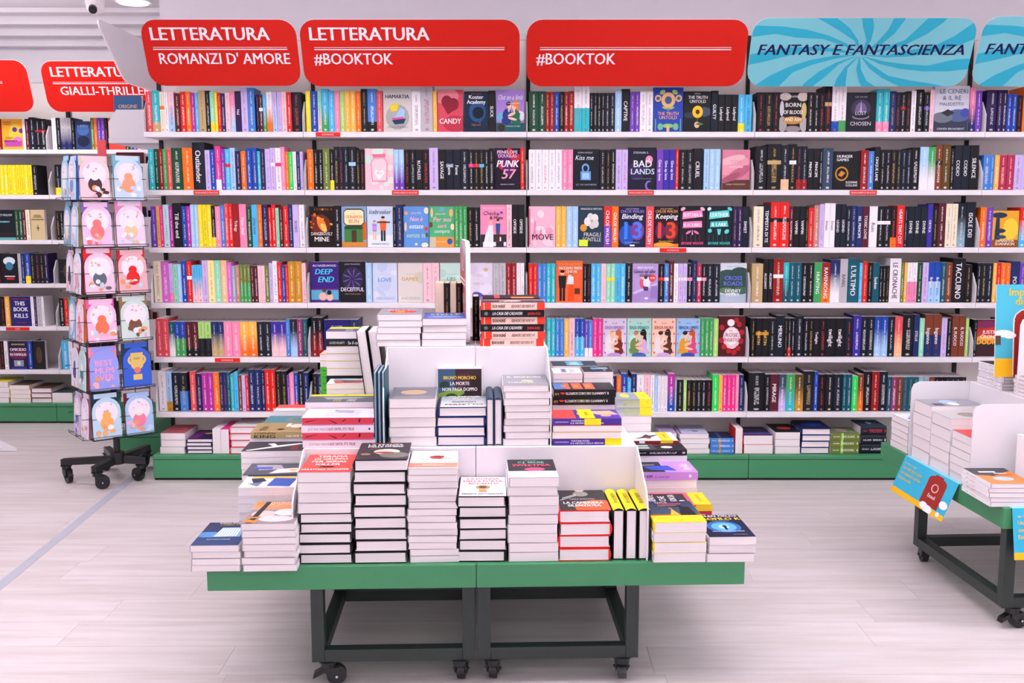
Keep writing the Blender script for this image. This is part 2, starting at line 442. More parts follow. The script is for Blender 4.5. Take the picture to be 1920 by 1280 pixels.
# ceiling fittings
e = empty('downlight', Matrix.Translation(hit(250, 8, 6.25)[:2] + (CEIL,)))
q = MB(('ceil',)); q.cyl((0, 0, -0.012), (0, 0, 0), 0.105, 28); q.obj('trim_ring', e)
q = MB(('glow',)); q.cyl((0, 0, -0.02), (0, 0, -0.011), 0.085, 28); q.obj('lamp_face', e)
tag(e, 'round bright recessed downlight in the white ceiling above the thriller signs', 'ceiling light')
cx, cy = hit(178, 5, 6.25)[:2]
e = empty('security_camera', Matrix.Translation((cx, cy, CEIL)))
q = MB(('ceil',)); q.cyl((0, 0, 0), (0, 0, -0.03), 0.058, 24, r1=0.055); q.obj('mounting_plate', e)
q = MB(('ceil',))
for i in range(5):
    a, b_ = i * 0.28, (i + 1) * 0.28
    q.cyl((0, 0, -0.03 - 0.055 * math.sin(a)), (0, 0, -0.03 - 0.055 * math.sin(b_)), 0.052 * math.cos(a), 20, r1=0.052 * math.cos(b_))
q.obj('dome', e)
q = MB(('black',)); q.cyl((0.0, -0.035, -0.052), (0.01, -0.062, -0.068), 0.024, 16); q.cyl((0.01, -0.062, -0.068), (0.011, -0.066, -0.0705), 0.012, 12); q.obj('lens', e)
tag(e, 'small white dome security camera hanging from the ceiling', 'camera')

# ------------------------------------------------------------------ shelving
ROWPY = [247, 356, 464, 568, 670, 773]
ZR = [hit(960, y, YF)[2] for y in ROWPY]
ZBASE = hit(960, 853, 5.0)[2]
ZTOP = hit(960, 76, YB)[2]
JX = [hit(x, 464, YF)[0] for x in (278, 574, 987.5, 1409, 1835, 2262)]
MESHES = {}
def shelf_mesh(L, D, t=0.026):
    q = MB(('white',)); q.box(0.0008, L - 0.0008, 0, D, -t, 0); return q
def bracket(D, h=0.15):
    return [(0.004, 0), (0.004, 0.085), (0.05, h), (D, h), (D, 0)]
def make_bay(name, F0, L, D, zs, label, base_h, base_d, ztop, strips=(), group=None, lip=0.026, uprights=(0, 1)):
    """F0: matrix of the bay's front left foot; x along the shelves, y into the wall"""
    e = empty(name, F0)
    q = MB(('panel',)); q.box(0.0195, L - 0.0195 * (len(uprights) != 1 or 0 not in uprights), D, D + 0.012, base_h, ztop); q.obj('back_panel', e)
    for i in uprights:
        q = MB(('gap',)); x = i * (L - .0195) + .0007; q.box(x, x + 0.018, D - 0.012, D + 0.016, 0.05, ztop + .02)
        q.obj('upright', e)
    q = MB(('white',)); q.box(0.0005, L - 0.0005, D - .006, D + 0.02, ztop, ztop + 0.03); q.obj('top_rail', e)
    for r, z in enumerate(zs):
        b = shelf_mesh(L, D).obj('shelf', e, bevel=0.002); b.location = (0, 0, z)
        for s in (0, 1):
            q = MB(('white',)); x = 0.0015 if s == 0 else L - 0.0035
            q.prism(bracket(D), x, x + 0.002, 'x'); q.obj('end_bracket', b)
        for (rr, xa, xb, txt) in strips:
            if rr == r:
                q = MB(('cover',)); q.box(xa, xb, -0.0025, -0.0006, -0.0235, -0.0025, 'd9261f')
                sg = q.obj('label_strip', b)
                if txt:
                    A = Art((xa, -0.0025, -0.0235), (xb - xa, 0, 0), (0, 0, 0.021)); A.draw([('t', txt, .5, .28, .42, .9, 'f6dada')])
                    for p, cc in (): pass
                    A.obj('lettering', b)
    q = MB(('green', 'gap')); q.box(0.001, L - 0.001, -base_d, D, 0.012, base_h - 0.022)
    q.box(0.003, L - 0.003, -base_d + .008, D, 0, 0.012, mi=1)
    q.obj('base_cabinet', e, bevel=0.003)
    q = MB(('green',)); q.box(0.001, L - 0.001, -base_d - 0.004, D, base_h - 0.020, base_h); q.obj('base_top', e, bevel=0.003)
    tag(e, label, 'shelving', group)
    return e
def pxw(a, b): return (hit(b, 464, YF)[0] - hit(a, 464, YF)[0])
ALF = 'ORDINE ALFABETICO PER AUTORE'
STR = {0: [(1, 363, 411, ALF), (4, 403, 450, 'HARRY')], 1: [(0, 592, 638, 'ROMANCE'), (1, 735, 785, ALF)], 2: [(1, 1177, 1226, ALF), (2, 1237, 1287, 'ROMANCE')], 3: [(1, 1593, 1644, ALF)], 4: []}
STR[0][1] = (4, 403, 450, 'ROMANCE')
BL = ['white shelving bay under the romance novels sign, leftmost of the long wall', 'white shelving bay under the two-title red sign, romance bay to its left',
      'white shelving bay under the red sign with only a hashtag title', 'white shelving bay under the whole turquoise sign, mostly dark books', 'white shelving bay cut by the picture edge under the second turquoise sign']
for b in range(5):
    L = JX[b + 1] - JX[b]
    st = []
    for r, xa, xb, t in STR[b]:
        st.append((r, hit(xa, ROWPY[r], YF)[0] - JX[b], hit(xb, ROWPY[r], YF)[0] - JX[b], t))
    make_bay('shelving_bay', Matrix.Translation((JX[b], YF, 0)), L, YB - YF - 0.016, ZR, BL[b], ZBASE, 0.075, ZTOP, st, uprights=(0,) if b else (0,))
# thriller shelving further back
YF2 = 6.47
FX = [-4.03, -2.925, -1.815]
for b in range(2):
    make_bay('shelving_bay', Matrix.Translation((FX[b], YF2, 0)), FX[b + 1] - FX[b], 0.36, ZR,
             ['white shelving bay further back, under the cut-off red sign', 'white shelving bay further back, under the thriller sign and behind the card rack'][b], ZBASE, 0.07, ZTOP - .02,
             [(4, 0.78, 0.93, 'NOIR')] if b == 0 else [], uprights=(1,) if b == 0 else ())
# side shelving: faces left, closes the step between both walls
SM = axes((0, -1, 0), (1, 0, 0), (0, 0, 1), (-2.155, 6.36, 0))
make_bay('shelving_bay', SM, 0.86, 0.30, ZR, 'white shelving bay standing end-on between the romance bay and thriller bays', ZBASE, 0.03, ZTOP - .02, [], uprights=(1,))

# ------------------------------------------------------------------ signs
def rrect(w, h, r, n=6, r2=None):
    pts = []
    for cx, cy, a in ((w - r, r, -90), (w - r, h - r, 0), (r, h - r, 90), (r, r, 180)):
        for i in range(n + 1):
            t = R(a + 90 * i / n); pts.append((cx + r * math.cos(t), cy + r * math.sin(t)))
    return pts
def sign(x0, x1, pyb, pyt, Yb, Yt, col, items, label, swirl=False, edge='wh'):
    """x0,x1: lower corners in the picture"""
    a = Vector(hit(x0, pyb, Yb)); b = Vector(hit(x1, pyb, Yb)); b.z = a.z
    t = Vector(hit(x0, pyt, Yt)); up = Vector((0, Yt - Yb, t.z - a.z))
    W, Hh = (b - a).length, up.length
    m = axes((1, 0, 0), up.normalized(), Vector((1, 0, 0)).cross(up.normalized()), a)
    out = rrect(W, Hh, 0.075)
    q = MB(('cover',)); n = len(out)
    q.add([(x, y, 0) for x, y in out] + [(x, y, 0.008) for x, y in out], [tuple(range(n))[::-1]] + [(i, (i + 1) % n, (i + 1) % n + n, i + n) for i in range(n)], edge)
    q.add([(x, y, 0.008) for x, y in out], [tuple(range(n))], col)
    o = q.obj('sign', mat=m)
    if swirl:
        A = Art((0, 0, 0.008), (W, 0, 0), (0, Hh, 0)); o2 = [(x / W, y / Hh) for x, y in out]
        cx, cy = 0.5, 0.47
        for i in range(13):
            a0 = 2 * math.pi * (i / 13) + .1
            lf, rt = [], []
            for sidx in range(11):
                rr = 0.02 + sidx * 0.13; tw = 0.9 * min(rr, 1.0) ** 0.8
                for lst, da in ((lf, 0.0), (rt, 0.17 + 0.04 * math.sin(i * 5 + sidx * 2.3))):
                    th = a0 + tw + da * (1.1 if sidx else 1)
                    lst.append((cx + rr * math.cos(th) * .8, cy + rr * math.sin(th) * 0.8 * W / Hh * .55))
            for s_ in range(10):
                pg = clip_poly([lf[s_], lf[s_ + 1], rt[s_ + 1], rt[s_]][::-1], o2)
                ar = sum(pg[j - 1][0] * pg[j][1] - pg[j][0] * pg[j - 1][1] for j in range(len(pg))) if pg else 0
                if not pg:
                    pg = clip_poly([lf[s_], lf[s_ + 1], rt[s_ + 1], rt[s_]], o2)
                if len(pg) > 2: A.poly(pg, '2fa9c4'); A.l -= 1
        A.l += 1; A.obj('swirl_print', o)
    A = Art((0, 0, 0.0084), (W, 0, 0), (0, Hh, 0)); A.l = 2; A.draw(items); A.obj('lettering', o)
    q = MB(('white',))
    for fx in (0.2, 0.8): q.box(W * fx - .01, W * fx + .01, Hh * .3, Hh * .36, -0.18, -0.001)
    q.obj('mounting_arm', o)
    tag(o, label, 'sign')
    return o
LW = 'f4e6ec'
def red(title, sub, lx=.06, tw=.78, sx=.1, sw=.85):
    it = [('r', .06, .585, .93, .597, 'f0b4b4'), ('r', .06, .553, .93, .568, LW)]
    if title: it.append(('t', title, lx, .70, .2, tw, LW, 'lB'))
    it.append(('t', sub, sx, .34, .175, sw, LW, 'lb'))
    return it
RED = 'cc1b10'
sign(284, 567, 160, 36, 5.03, 4.90, RED, red('LETTERATURA', "ROMANZI D' AMORE", .06, .78, .09, .85), 'red sign with white lettering LETTERATURA ROMANZI D\'AMORE above the shelves')
sign(573, 974, 161, 36, 5.03, 4.90, RED, red('LETTERATURA', '#BOOKTOK', .045, .55, .055, .36), 'wide red sign reading LETTERATURA over a hashtag word and a double line')
sign(987, 1391, 161, 36, 5.03, 4.90, RED, red('', '#BOOKTOK', .045, .55, .045, .36), 'wide red sign with only a hashtag word under a double line')
SW = '78c0cc'
FT = [('t', 'FANTASY E FANTASCIENZA', .5, .47, .16, .93, '1a1650', 'iBw')]
sign(1398, 1806, 161, 33, 5.03, 4.90, SW, FT, 'turquoise swirl sign reading FANTASY E FANTASCIENZA, shown whole', True)
sign(1817, 2225, 161, 30, 5.03, 4.90, SW, FT, 'turquoise swirl sign cut off after the letters FAN', True)
sign(94, 385, 209, 114, 6.42, 6.31, RED, red('LETTERATURA', 'GIALLI-THRILLER', .06, .70, .10, .72), 'red sign reading LETTERATURA GIALLI-THRILLER on the shelving further back')
sign(-225, 68, 209, 112, 6.42, 6.31, RED, [('r', .06, .585, .83, .597, 'f0b4b4'), ('r', .06, .553, .83, .568, LW)], 'red sign cut off by the picture edge, only its double line showing')
# end-on sign of the side shelving
m = axes((0, -1, 0), Vector((-0.42, 0, 1)).normalized(), Vector((-1, 0, -0.42)).normalized(), (-2.06, 6.30, hit(270, 152, 5.5)[2]))
out = rrect(0.78, 0.36, 0.07); n = len(out)
q = MB(('cover',)); q.add([(x, y, 0) for x, y in out] + [(x, y, 0.008) for x, y in out], [tuple(range(n))[::-1]] + [(i, (i + 1) % n, (i + 1) % n + n, i + n) for i in range(n)], 'wh')
q.add([(x, y, 0.008) for x, y in out], [tuple(range(n))], RED)
tag(q.obj('sign', mat=m), 'sign board leaning forward end-on, only its white back showing', 'sign')

# ------------------------------------------------------------------ cover pictures of the books shown face out
skin, hair = 'f0c0a0', '3a2420'
def pair(x, y, s, c1, c2, h1='e8b060', h2='7a3020'):
    E = lambda dx, dy, rx, ry, c, a=0: ('e', x + dx * s, y + dy * s, rx * s, ry * s, c, a)
    return [E(.10, .155, .075, .075, h2), E(.13, .06, .05, .10, h2),
            E(-.10, -.02, .115, .115, c1), E(.09, -.03, .105, .11, c2), E(-.12, -.10, .12, .06, c1), E(.11, -.11, .11, .06, c2),
            E(-.065, .075, .022, .04, skin), E(.06, .06, .022, .04, skin),
            E(-.055, .135, .052, .05, skin), E(.055, .12, .048, .046, skin), E(-.075, .17, .06, .032, h1, 20), E(.075, .155, .056, .028, h2, -20),
            E(.0, .0, .10, .022, skin, 24), E(.02, -.07, .11, .02, skin, -14), E(-.15, -.03, .025, .07, c1, 20), E(.16, -.04, .025, .07, c2, -20)]
def figure(x, y0, y1, top, leg, hd=hair, wd=.09):
    h = y1 - y0
    return [('r', x - wd * .7, y0, x - wd * .1, y0 + h * .5, leg), ('r', x + wd * .1, y0, x + wd * .7, y0 + h * .5, leg), ('p', [(x - wd * .8, y0 + h * .42), (x + wd * .8, y0 + h * .42), (x + wd, y0 + h * .82), (x - wd, y0 + h * .82)], top),
            ('e', x, y0 + h * .92, wd * .55, h * .085, skin), ('e', x, y0 + h * .96, wd * .58, h * .05, hd)]
def series(bg, title, c1, c2, h1, h2, deco):
    return (bg, [('e', .5, .36, .42, .30, deco[0])] + pair(.5, .33, 1.75, c1, c2, h1, h2) + [('e', .5, .02, .3, .08, deco[1]), ('t', 'SILVER', .5, .87, .035, .3, 'a85868'), ('t', title, .5, .73, .085, .82, deco[2], 'b'),
            ('r', .3, .66, .7, .675, deco[2])] + [('e', x, y, .035, .025, deco[3]) for x, y in ((.06, .6), (.94, .6), (.1, .1), (.9, .1), (.05, .35), (.95, .35), (.12, .92), (.88, .92))])
r2 = random.Random(5)
def spots(n, cols, x0=.05, x1=.95, y0=.05, y1=.95, s=.05):
    return [('e', r2.uniform(x0, x1), r2.uniform(y0, y1), s * r2.uniform(.4, 1.2), s * r2.uniform(.3, .9), r2.choice(cols), r2.uniform(0, 90)) for _ in range(n)]
ART = dict(
 hamartia=('cfc9c6', [('e', .5, .35, .42, .3, 'a8a6a6'), ('p', [(.2, .62), (.55, .68), (.5, .5), (.28, .48)], 'e8cf30'), ('p', [(.35, .3), (.62, .58), (.78, .5), (.7, .24)], '9cc4e4'), ('p', [(.3, .33), (.72, .36), (.7, .26), (.4, .22)], 'd84890'),
   ('p', [(.3, .28), (.8, .32), (.72, .2), (.4, .18)], '1c3a58'), ('t', 'HAMARTIA', .5, .79, .09, .84, '2c2a30', 'B'), ('t', 'NICOLINE CANNOLI', .5, .1, .04, .7, '8a8486')], 'pale grey with a torn paper hole full of colour'),
 candy=('d4485e', [('e', .35, .85, .5, .2, 'e88090'), ('e', .7, .2, .5, .2, 'b83048'), ('e', .36, .72, .22, .15, '8c1830'), ('e', .62, .66, .22, .15, '8c1830'), ('p', [(.15, .68), (.83, .58), (.4, .42)], '8c1830'), ('t', 'CANDY', .5, .2, .13, .86, 'f6e6e8', 'b')], 'red with a dark heart'),
 koster=('10243e', [('e', .55, .5, .36, .26, '1d4c80'), ('e', .58, .48, .24, .15, '0a1222'), ('t', 'Koster', .5, .82, .1, .6, 'eef0f4', 'B'), ('t', 'Academy', .5, .7, .1, .78, 'eef0f4', 'B'), ('t', 'TRUE LOVE', .5, .93, .035, .7, 'c04840')] + spots(8, ['3a6ca0', 'a06040'], s=.02) + [('t', 'Ingleone', .5, .16, .05, .5, 'b06858')], 'midnight blue with a dark glossy rose'),
 limb=('a17fce', [('r', 0, 0, 1, .22, '155a60'), ('e', .3, .36, .32, .12, '6aa6c8'), ('e', .75, .38, .28, .14, 'e6e2f0')] + pair(.55, .42, 1.5, '28347c', '1f6a50', hair, 'd8843c') + [('e', .18, .1, .12, .1, hair), ('t', 'Out on a limb', .5, .77, .12, .86, 'f6f0fa', 'i'), ('t', 'a romance story', .62, .67, .035, .5, 'f6f0fa'), ('t', 'sometimes one night', .6, .13, .03, .6, 'e8f0f0')], 'lilac and teal with a couple on a sofa'),
 pinkjar=('efc2cc', spots(14, ['c8dcd4', 'f4d8dc', 'd8b0c4', 'cfe4d8'], s=.16) + [('r', .28, .8, .72, .87, 'e26a8c'), ('p', [(.24, .2), (.76, .2), (.8, .66), (.7, .78), (.3, .78), (.2, .66)], 'e88aa6'), ('p', [(.27, .23), (.73, .23), (.77, .66), (.68, .76), (.32, .76), (.23, .66)], 'f0cdd4'), ('p', [(.32, .42), (.5, .24), (.68, .42), (.6, .5), (.5, .44), (.4, .5)], 'f8f4f4'), ('t', 'Ben', .5, .38, .07, .3, 'c87890', 'i')], 'pink watercolour with a glass jar outline'),
 punk57=('1c0c24', spots(10, ['7a1840', '581860', 'c02848'], y0=.4, s=.2) + [('t', 'PENELOPE', .5, .87, .08, .8, 'e8c8dc', 'b'), ('t', 'DOUGLAS', .5, .78, .08, .72, 'e8c8dc', 'b'), ('t', 'PUNK', .5, .55, .17, .85, 'f6eef2', 'Bi'), ('t', '57', .52, .27, .24, .5, 'f0a4b4', 'bi'), ('t', 'nessuno sa niente', .5, .12, .035, .7, 'e8e0e8')], 'black and purple with brush lettering and two digits'),
 mine=('1a0e0c', [('e', .45, .55, .42, .26, '6a2410')] + [('e', .5, .56, .16, .2, 'e88030', 25), ('e', .58, .48, .1, .12, 'f8c060', 30)] + spots(12, ['e06a20', 'f0a040', '8a3010'], y0=.4, s=.05) + [('t', 'A. K. MULFORD', .5, .91, .045, .6, 'b06040'), ('t', 'DANGEROUSLY', .5, .29, .085, .88, 'f2ecea'), ('t', 'MINE', .5, .14, .12, .6, 'f2ecea', 'b')], 'black with a burst of orange flame'),
 cinnamon=('7ea2c8', [('r', 0, 0, 1, .14, 'd08438'), ('e', .88, .4, .2, .24, 'c8602c'), ('r', .1, .12, .85, .5, '3c7c3c'), ('r', .4, .12, .6, .42, '4a3020'), ('r', .12, .44, .84, .52, '204c28'), ('p', [(.08, .6), (.2, .52), (.8, .52), (.92, .6), (.92, .88), (.8, .95), (.2, .95), (.08, .88)], '3a3020'), ('p', [(.11, .61), (.21, .55), (.79, .55), (.89, .61), (.89, .87), (.79, .92), (.21, .92), (.11, .87)], 'f2e2b0'), ('t', 'the', .5, .82, .04, .4, 'd89a70'), ('t', 'CINNAMON', .5, .71, .08, .66, 'd87858', 'b'), ('t', 'BUN', .5, .59, .1, .4, 'd87858', 'b')], 'showing a green bakery front in autumn'),
 ice=('c9d6ea', [('r', 0, 0, 1, .3, 'e2e6f2')] + figure(.28, .18, .66, '9a8cd8', 'f0c0a0', 'c07040') + [('p', [(.18, .42), (.38, .42), (.34, .52), (.22, .52)], 'c890d0')] + figure(.62, .15, .76, 'e8642c', '24242c', hair, .13) + [('r', .38, .6, .9, .63, '24242c'), ('t', 'Icebreaker', .5, .82, .11, .86, '28344c', 'i'), ('t', 'HANNAH GRACE', .5, .06, .04, .7, '5a7090', 'b')], 'icy white with two skaters'),
 nonblue=('5d92d4', [('t', 'Jenny Han', .5, .82, .06, .4, 'e8c8d8', 'i'), ('t', 'Non è', .5, .64, .12, .5, 'f2b4cc', 'bi'), ('t', 'estate', .5, .46, .12, .56, 'e6eef8', 'bi'), ('t', 'senza te', .5, .24, .12, .78, 'b4dcc8', 'bi'), ('e', .9, .45, .07, .05, 'd83c30'), ('e', .1, .84, .08, .05, 'd8a080'), ('e', .92, .9, .1, .08, 'e8dcc0'), ('e', .08, .5, .05, .12, 'e2c8a8'), ('e', .85, .05, .14, .06, 'e8dcc0'), ('e', .5, .07, .06, .03, 'e8dcc0'), ('e', .93, .3, .06, .06, '4a5a70')], 'summer blue with shells'),
 pernoi=('4fae78', [('r', 0, 0, 1, .25, 'e8953c'), ('r', 0, 0, .25, .25, 'cdbfa4'), ('e', .82, .14, .11, .075, '2458b0'), ('t', 'Jenny Han', .45, .8, .05, .4, 'f0dcd8', 'i'), ('t', 'Per noi', .5, .63, .12, .7, 'f2b8c4', 'bi'), ('t', 'sarà', .5, .48, .1, .4, 'f2b8c4', 'bi'), ('t', 'sempre', .5, .35, .1, .6, 'cfe8d0', 'bi'), ('e', .1, .85, .05, .12, 'e2c090'), ('e', .88, .85, .08, .1, 'e8b070'), ('e', .06, .55, .07, .07, '7a3428'), ('e', .93, .5, .08, .08, 'ead8b8'), ('e', .5, .93, .12, .06, '6aa4c0'), ('t', 'ora una serie', .45, .12, .04, .4, 'f8e8d0')], 'summer green with shells and an orange band'),
 mate=('ec8cb2', [('r', 0, 0, 1, .3, '2c2c30'), ('p', [(.1, 0), (.5, 0), (.5, .4), (.42, .5), (.32, .5), (.2, .3)], 'eef0f0')] + [('r', .1 + i * .2, .02 + (i % 2) * .12, .2 + i * .2, .12 + (i % 2) * .12, 'e8e8ec') for i in range(5)] + figure(.4, .08, .62, 'ece6ea', 'e8e8e8', 'e8c880') + figure(.68, .1, .66, '2c4c8c', '5a2c24', hair) + [('t', 'ALI HAZELWOOD', .5, .9, .05, .8, 'f8e0ea'), ('t', 'Check', .36, .76, .1, .5, '4c2038', 'i'), ('t', '& Mate', .62, .66, .08, .55, '3a1828', 'b'), ('e', .68, .78, .05, .03, '6a48b0'), ('e', .82, .82, .05, .03, '6a48b0')], 'pink with a couple on a chessboard'),
 deepend=('3a1a78', [('r', 0, 0, 1, .06, '4a2080'), ('r', 0, .06, 1, .3, '58a8c4'), ('r', 0, .3, 1, .33, '7a3890'), ('e', .42, .14, .14, .1, 'eab4a4'), ('e', .68, .12, .12, .09, 'eab4a4'), ('e', .48, .3, .07, .05, '5a3020'), ('e', .66, .24, .085, .06, '181418'), ('t', 'ALI HAZELWOOD', .5, .89, .055, .86, 'ece8f8', 'b'), ('t', 'DEEP', .46, .7, .14, .66, '4cc8ec', 'Bi'), ('t', 'END', .54, .5, .15, .56, '4cc8ec', 'Bi')], 'violet with two swimmers\' heads'),
 deceit=('17141f', [('e', .5, .58, .4, .3, '2c2244')] + [('p', [(.5 + .04 * math.cos(a), .58 + .03 * math.sin(a)), (.5 + .4 * math.cos(a + .6), .58 + .27 * math.sin(a + .6)), (.5 + .3 * math.cos(a + .75), .58 + .2 * math.sin(a + .75))], '6a58a8') for a in [i * .7 for i in range(9)]] + [('t', 'ALEX MANSSEN', .5, .92, .04, .7, 'b8b0cc'), ('t', 'DECEITFUL', .5, .27, .1, .88, 'e4dcec', 'b'), ('t', 'anche il destino mente', .5, .19, .03, .6, 'd8b060')], 'black with a violet whirl'),
 love=('ccd4ea', spots(6, ['d8def0', 'bccae6', 'e0dcee'], s=.2) + [('t', 'twisted', .52, .7, .06, .5, 'b8c4dc', 'i'), ('t', 'LOVE', .5, .53, .11, .74, '6c96d4', 'b'), ('t', 'ANA HUANG', .5, .07, .07, .78, 'a8b4cc', 'b')], 'pale blue reading LOVE'),
 games=('dcd2cc', spots(6, ['e4dcd4', 'cdc8b8', 'd8d4d0'], s=.2) + [('t', 'twisted', .5, .7, .06, .5, 'c8c0b0', 'i'), ('t', 'GAMES', .48, .55, .1, .84, 'd0aa50', 'b'), ('t', 'ANA HUANG', .5, .07, .07, .78, 'b4aeae', 'b')], 'pale beige reading GAMES'),
 lies=('c2dcd2', spots(6, ['d0e6dc', 'b4d0c4', 'dcece4'], s=.2) + [('t', 'twisted', .5, .7, .06, .5, 'a8c4b8', 'i'), ('t', 'LIES', .5, .55, .1, .62, '48a884', 'b')], 'pale mint reading LIES'),
 pride=('dcd2e4', spots(6, ['e4dcec', 'd0c4dc'], s=.2) + [('e', .4, .2, .22, .06, '5a50b0', -15), ('e', .6, .12, .22, .04, '8c84c8', 20), ('p', [(.6, .88), (.66, .8), (.78, .8), (.84, .88), (.76, .85), (.72, .9), (.68, .85)], 'd4b480'), ('t', 'KING', .4, .66, .08, .5, 'cfc0b4'), ('t', 'OF', .42, .58, .035, .1, 'cfc0b4'), ('t', 'PRIDE', .42, .44, .08, .62, 'cfc0b4')], 'pale lilac with a small crown'),
 purpleb=('241c6c', [('t', 'PS. I LOVE', .5, .8, .05, .5, 'c8c4ec'), ('t', '2', .5, .45, .25, .5, 'e4e0f4', 'i')], 'deep violet-blue'),
 sunfl=('2444a4', [('e', .5, .72, .24, .18, 'e0b078'), ('e', .5, .72, .12, .09, '3c5c84'), ('e', .15, .76, .11, .08, 'e0b078'), ('e', .15, .76, .06, .04, '3c5c84'), ('e', .85, .76, .11, .08, 'e0b078'), ('e', .85, .76, .06, .04, '3c5c84'), ('r', .485, .48, .515, .58, '9cc060'), ('e', .38, .54, .1, .02, '9cc060', -20), ('e', .62, .54, .1, .02, '9cc060', 20), ('e', .3, .9, .1, .05, 'a8cc60', 30), ('e', .72, .9, .1, .05, 'a8cc60', -30), ('t', 'THE TRUTH', .5, .38, .08, .7, 'e0a080', 'b'), ('t', 'UNTOLD', .5, .29, .08, .6, 'e0a080', 'b'), ('r', .06, .02, .09, .3, '70b08c'), ('r', .91, .02, .94, .3, '70b08c'), ('e', .5, .14, .18, .05, '8cc070'), ('e', .5, .06, .05, .1, 'e0b078'), ('e', .24, .12, .1, .08, '70b08c'), ('e', .76, .12, .1, .08, '70b08c')], 'royal blue with ornamental sunflowers'),
 truth=('15181c', [('e', .75, .5, .3, .12, '3c4c60'), ('e', .3, .42, .3, .08, '2c3844'), ('e', .52, .5, .2, .155, 'e8bc28'), ('e', .52, .5, .08, .06, '5a2c14'), ('r', .5, .22, .53, .36, '4c7430'), ('e', .5, .18, .1, .08, 'e0b090'), ('e', .6, .2, .14, .03, '4c7c34'), ('t', 'NIRVA', .5, .93, .04, .3, 'b8b4b8'), ('t', 'THE TRUTH', .52, .82, .08, .72, 'e4e0e0', 'b'), ('t', 'UNTOLD', .52, .72, .08, .6, 'e4e0e0', 'b')], 'black with one yellow sunflower'),
 kissme=('10141f', [('e', .46, .38, .2, .13, '2454a0'), ('r', .28, .24, .68, .46, '5c94d8'), ('r', .34, .27, .62, .42, '9cc4ec'), ('e', .47, .54, .15, .11, '6ca0dc'), ('e', .47, .53, .09, .075, '10141f'), ('t', 'NORA NOELLE', .45, .9, .04, .6, 'c8d0dc'), ('t', 'Kiss me', .42, .74, .12, .7, 'e4ecf8', 'i'), ('t', 'LET THE GAME BEGIN', .5, .11, .04, .8, 'a8b4c4')], 'black with a blue glowing padlock'),
 badl=('15162a', [('e', .3, .45, .3, .22, '2c2450'), ('e', .75, .1, .14, .12, '7c68c0'), ('e', .8, .1, .12, .09, '15162a'), ('e', .75, .72, .13, .095, 'ec84b4'), ('t', '9', .75, .69, .07, .1, 'fbe0ec', 'b'), ('t', 'STEFANIA S.', .45, .86, .05, .6, 'c4c0dc', 'b'), ('t', 'BAD', .52, .54, .17, .66, 'eceaf6', 'b'), ('t', 'LANDS', .52, .37, .14, .84, 'd0d8f4', 'b'), ('t', 'UNCONDITIONAL EDITION', .5, .25, .03, .7, '8884a8')], 'midnight blue with a pink round sticker'),
 wing=('cf7c94', [('r', 0, 0, 1, .25, '5a3428'), ('e', .4, .6, .6, .2, 'e096a4', 20), ('e', .6, .42, .5, .12, 'b8607c', 30), ('e', .35, .75, .5, .1, 'eab0b8', 15), ('e', .3, .3, .4, .08, 'a05468', 25), ('t', 'OLIVIA', .5, .68, .07, .6, 'c08098'), ('r', .25, .55, .75, .6, 'e8aab4'), ('t', 'DARIA WINDMANN', .5, .12, .04, .7, 'd8b4b0')], 'rose with folded pink feathers'),
 move=('eeb4c8', spots(10, ['f6ccd8', 'e69ab4', 'f8d8e0'], s=.16) + [('r', 0, .06, .04, .95, 'd8587c'), ('p', [(.16, .2), (.24, .2), (.26, .6), (.2, .7)], 'e48ca8'), ('p', [(.36, .2), (.5, .2), (.46, .5)], 'e48ca8'), ('t', 'MOVE', .52, .18, .15, .8, '4c2038', 'b')], 'pink watercolour reading MOVE'),
 flower=('223848', [('e', .48, .72, .14, .11, 'd8d4d2'), ('e', .66, .7, .14, .11, 'e2dedc'), ('e', .56, .56, .14, .12, 'ccc8c8'), ('e', .36, .62, .14, .11, 'e2dedc'), ('e', .7, .57, .12, .1, 'd2cecc'), ('e', .53, .64, .05, .04, 'a8a894'), ('e', .2, .47, .14, .09, 'd4942c'), ('t', 'FRANCESCA VENTURA', .52, .91, .045, .86, 'e0dee0', 'b'), ('t', 'FRAGILI', .56, .26, .1, .68, 'dcdadc'), ('t', 'SCINTILLE', .54, .14, .1, .74, 'dcdadc'), ('r', .02, .02, .38, .18, 'd4e83c')], 'dark blue with a white blossom and a lime sticker'),
 binding=('161c40', [('e', .3, .3, .3, .26, '2450b0'), ('e', .7, .4, .26, .24, '7c3c94'), ('r', .2, .2, .3, .62, '58a4f0'), ('t', '13', .54, .22, .42, .7, '3c7ce8', 'B'), ('t', 'SAGA DI TOMMEN', .5, .93, .03, .5, 'c8c4dc'), ('t', 'CHLOE WALSH', .5, .85, .07, .88, '9c84e0', 'b'), ('t', 'Binding', .5, .7, .13, .88, 'f4f2fa', 'bi'), ('t', 'Duecento Edizioni', .5, .1, .035, .6, 'a8c8f0'), ('r', .42, .02, .6, .06, 'f0f0f0')], 'dark blue with the number thirteen in blue smoke'),
 keeping=('24101c', [('r', 0, 0, 1, .08, 'e07828'), ('e', .4, .06, .4, .06, 'f0a030'), ('e', .7, .4, .28, .24, '7c2430'), ('e', .25, .4, .2, .2, '5c1c5c'), ('t', '13', .52, .22, .42, .74, 'e0482c', 'B'), ('t', 'SAGA DI TOMMEN', .5, .93, .03, .5, 'dcc8a8'), ('t', 'CHLOE WALSH', .5, .85, .07, .88, 'e0a050', 'b'), ('t', 'Keeping', .5, .7, .13, .88, 'f4f2fa', 'bi'), ('t', 'Duecento Edizioni', .5, .13, .035, .6, 'f0d060')], 'black and orange with the number thirteen in flames'),
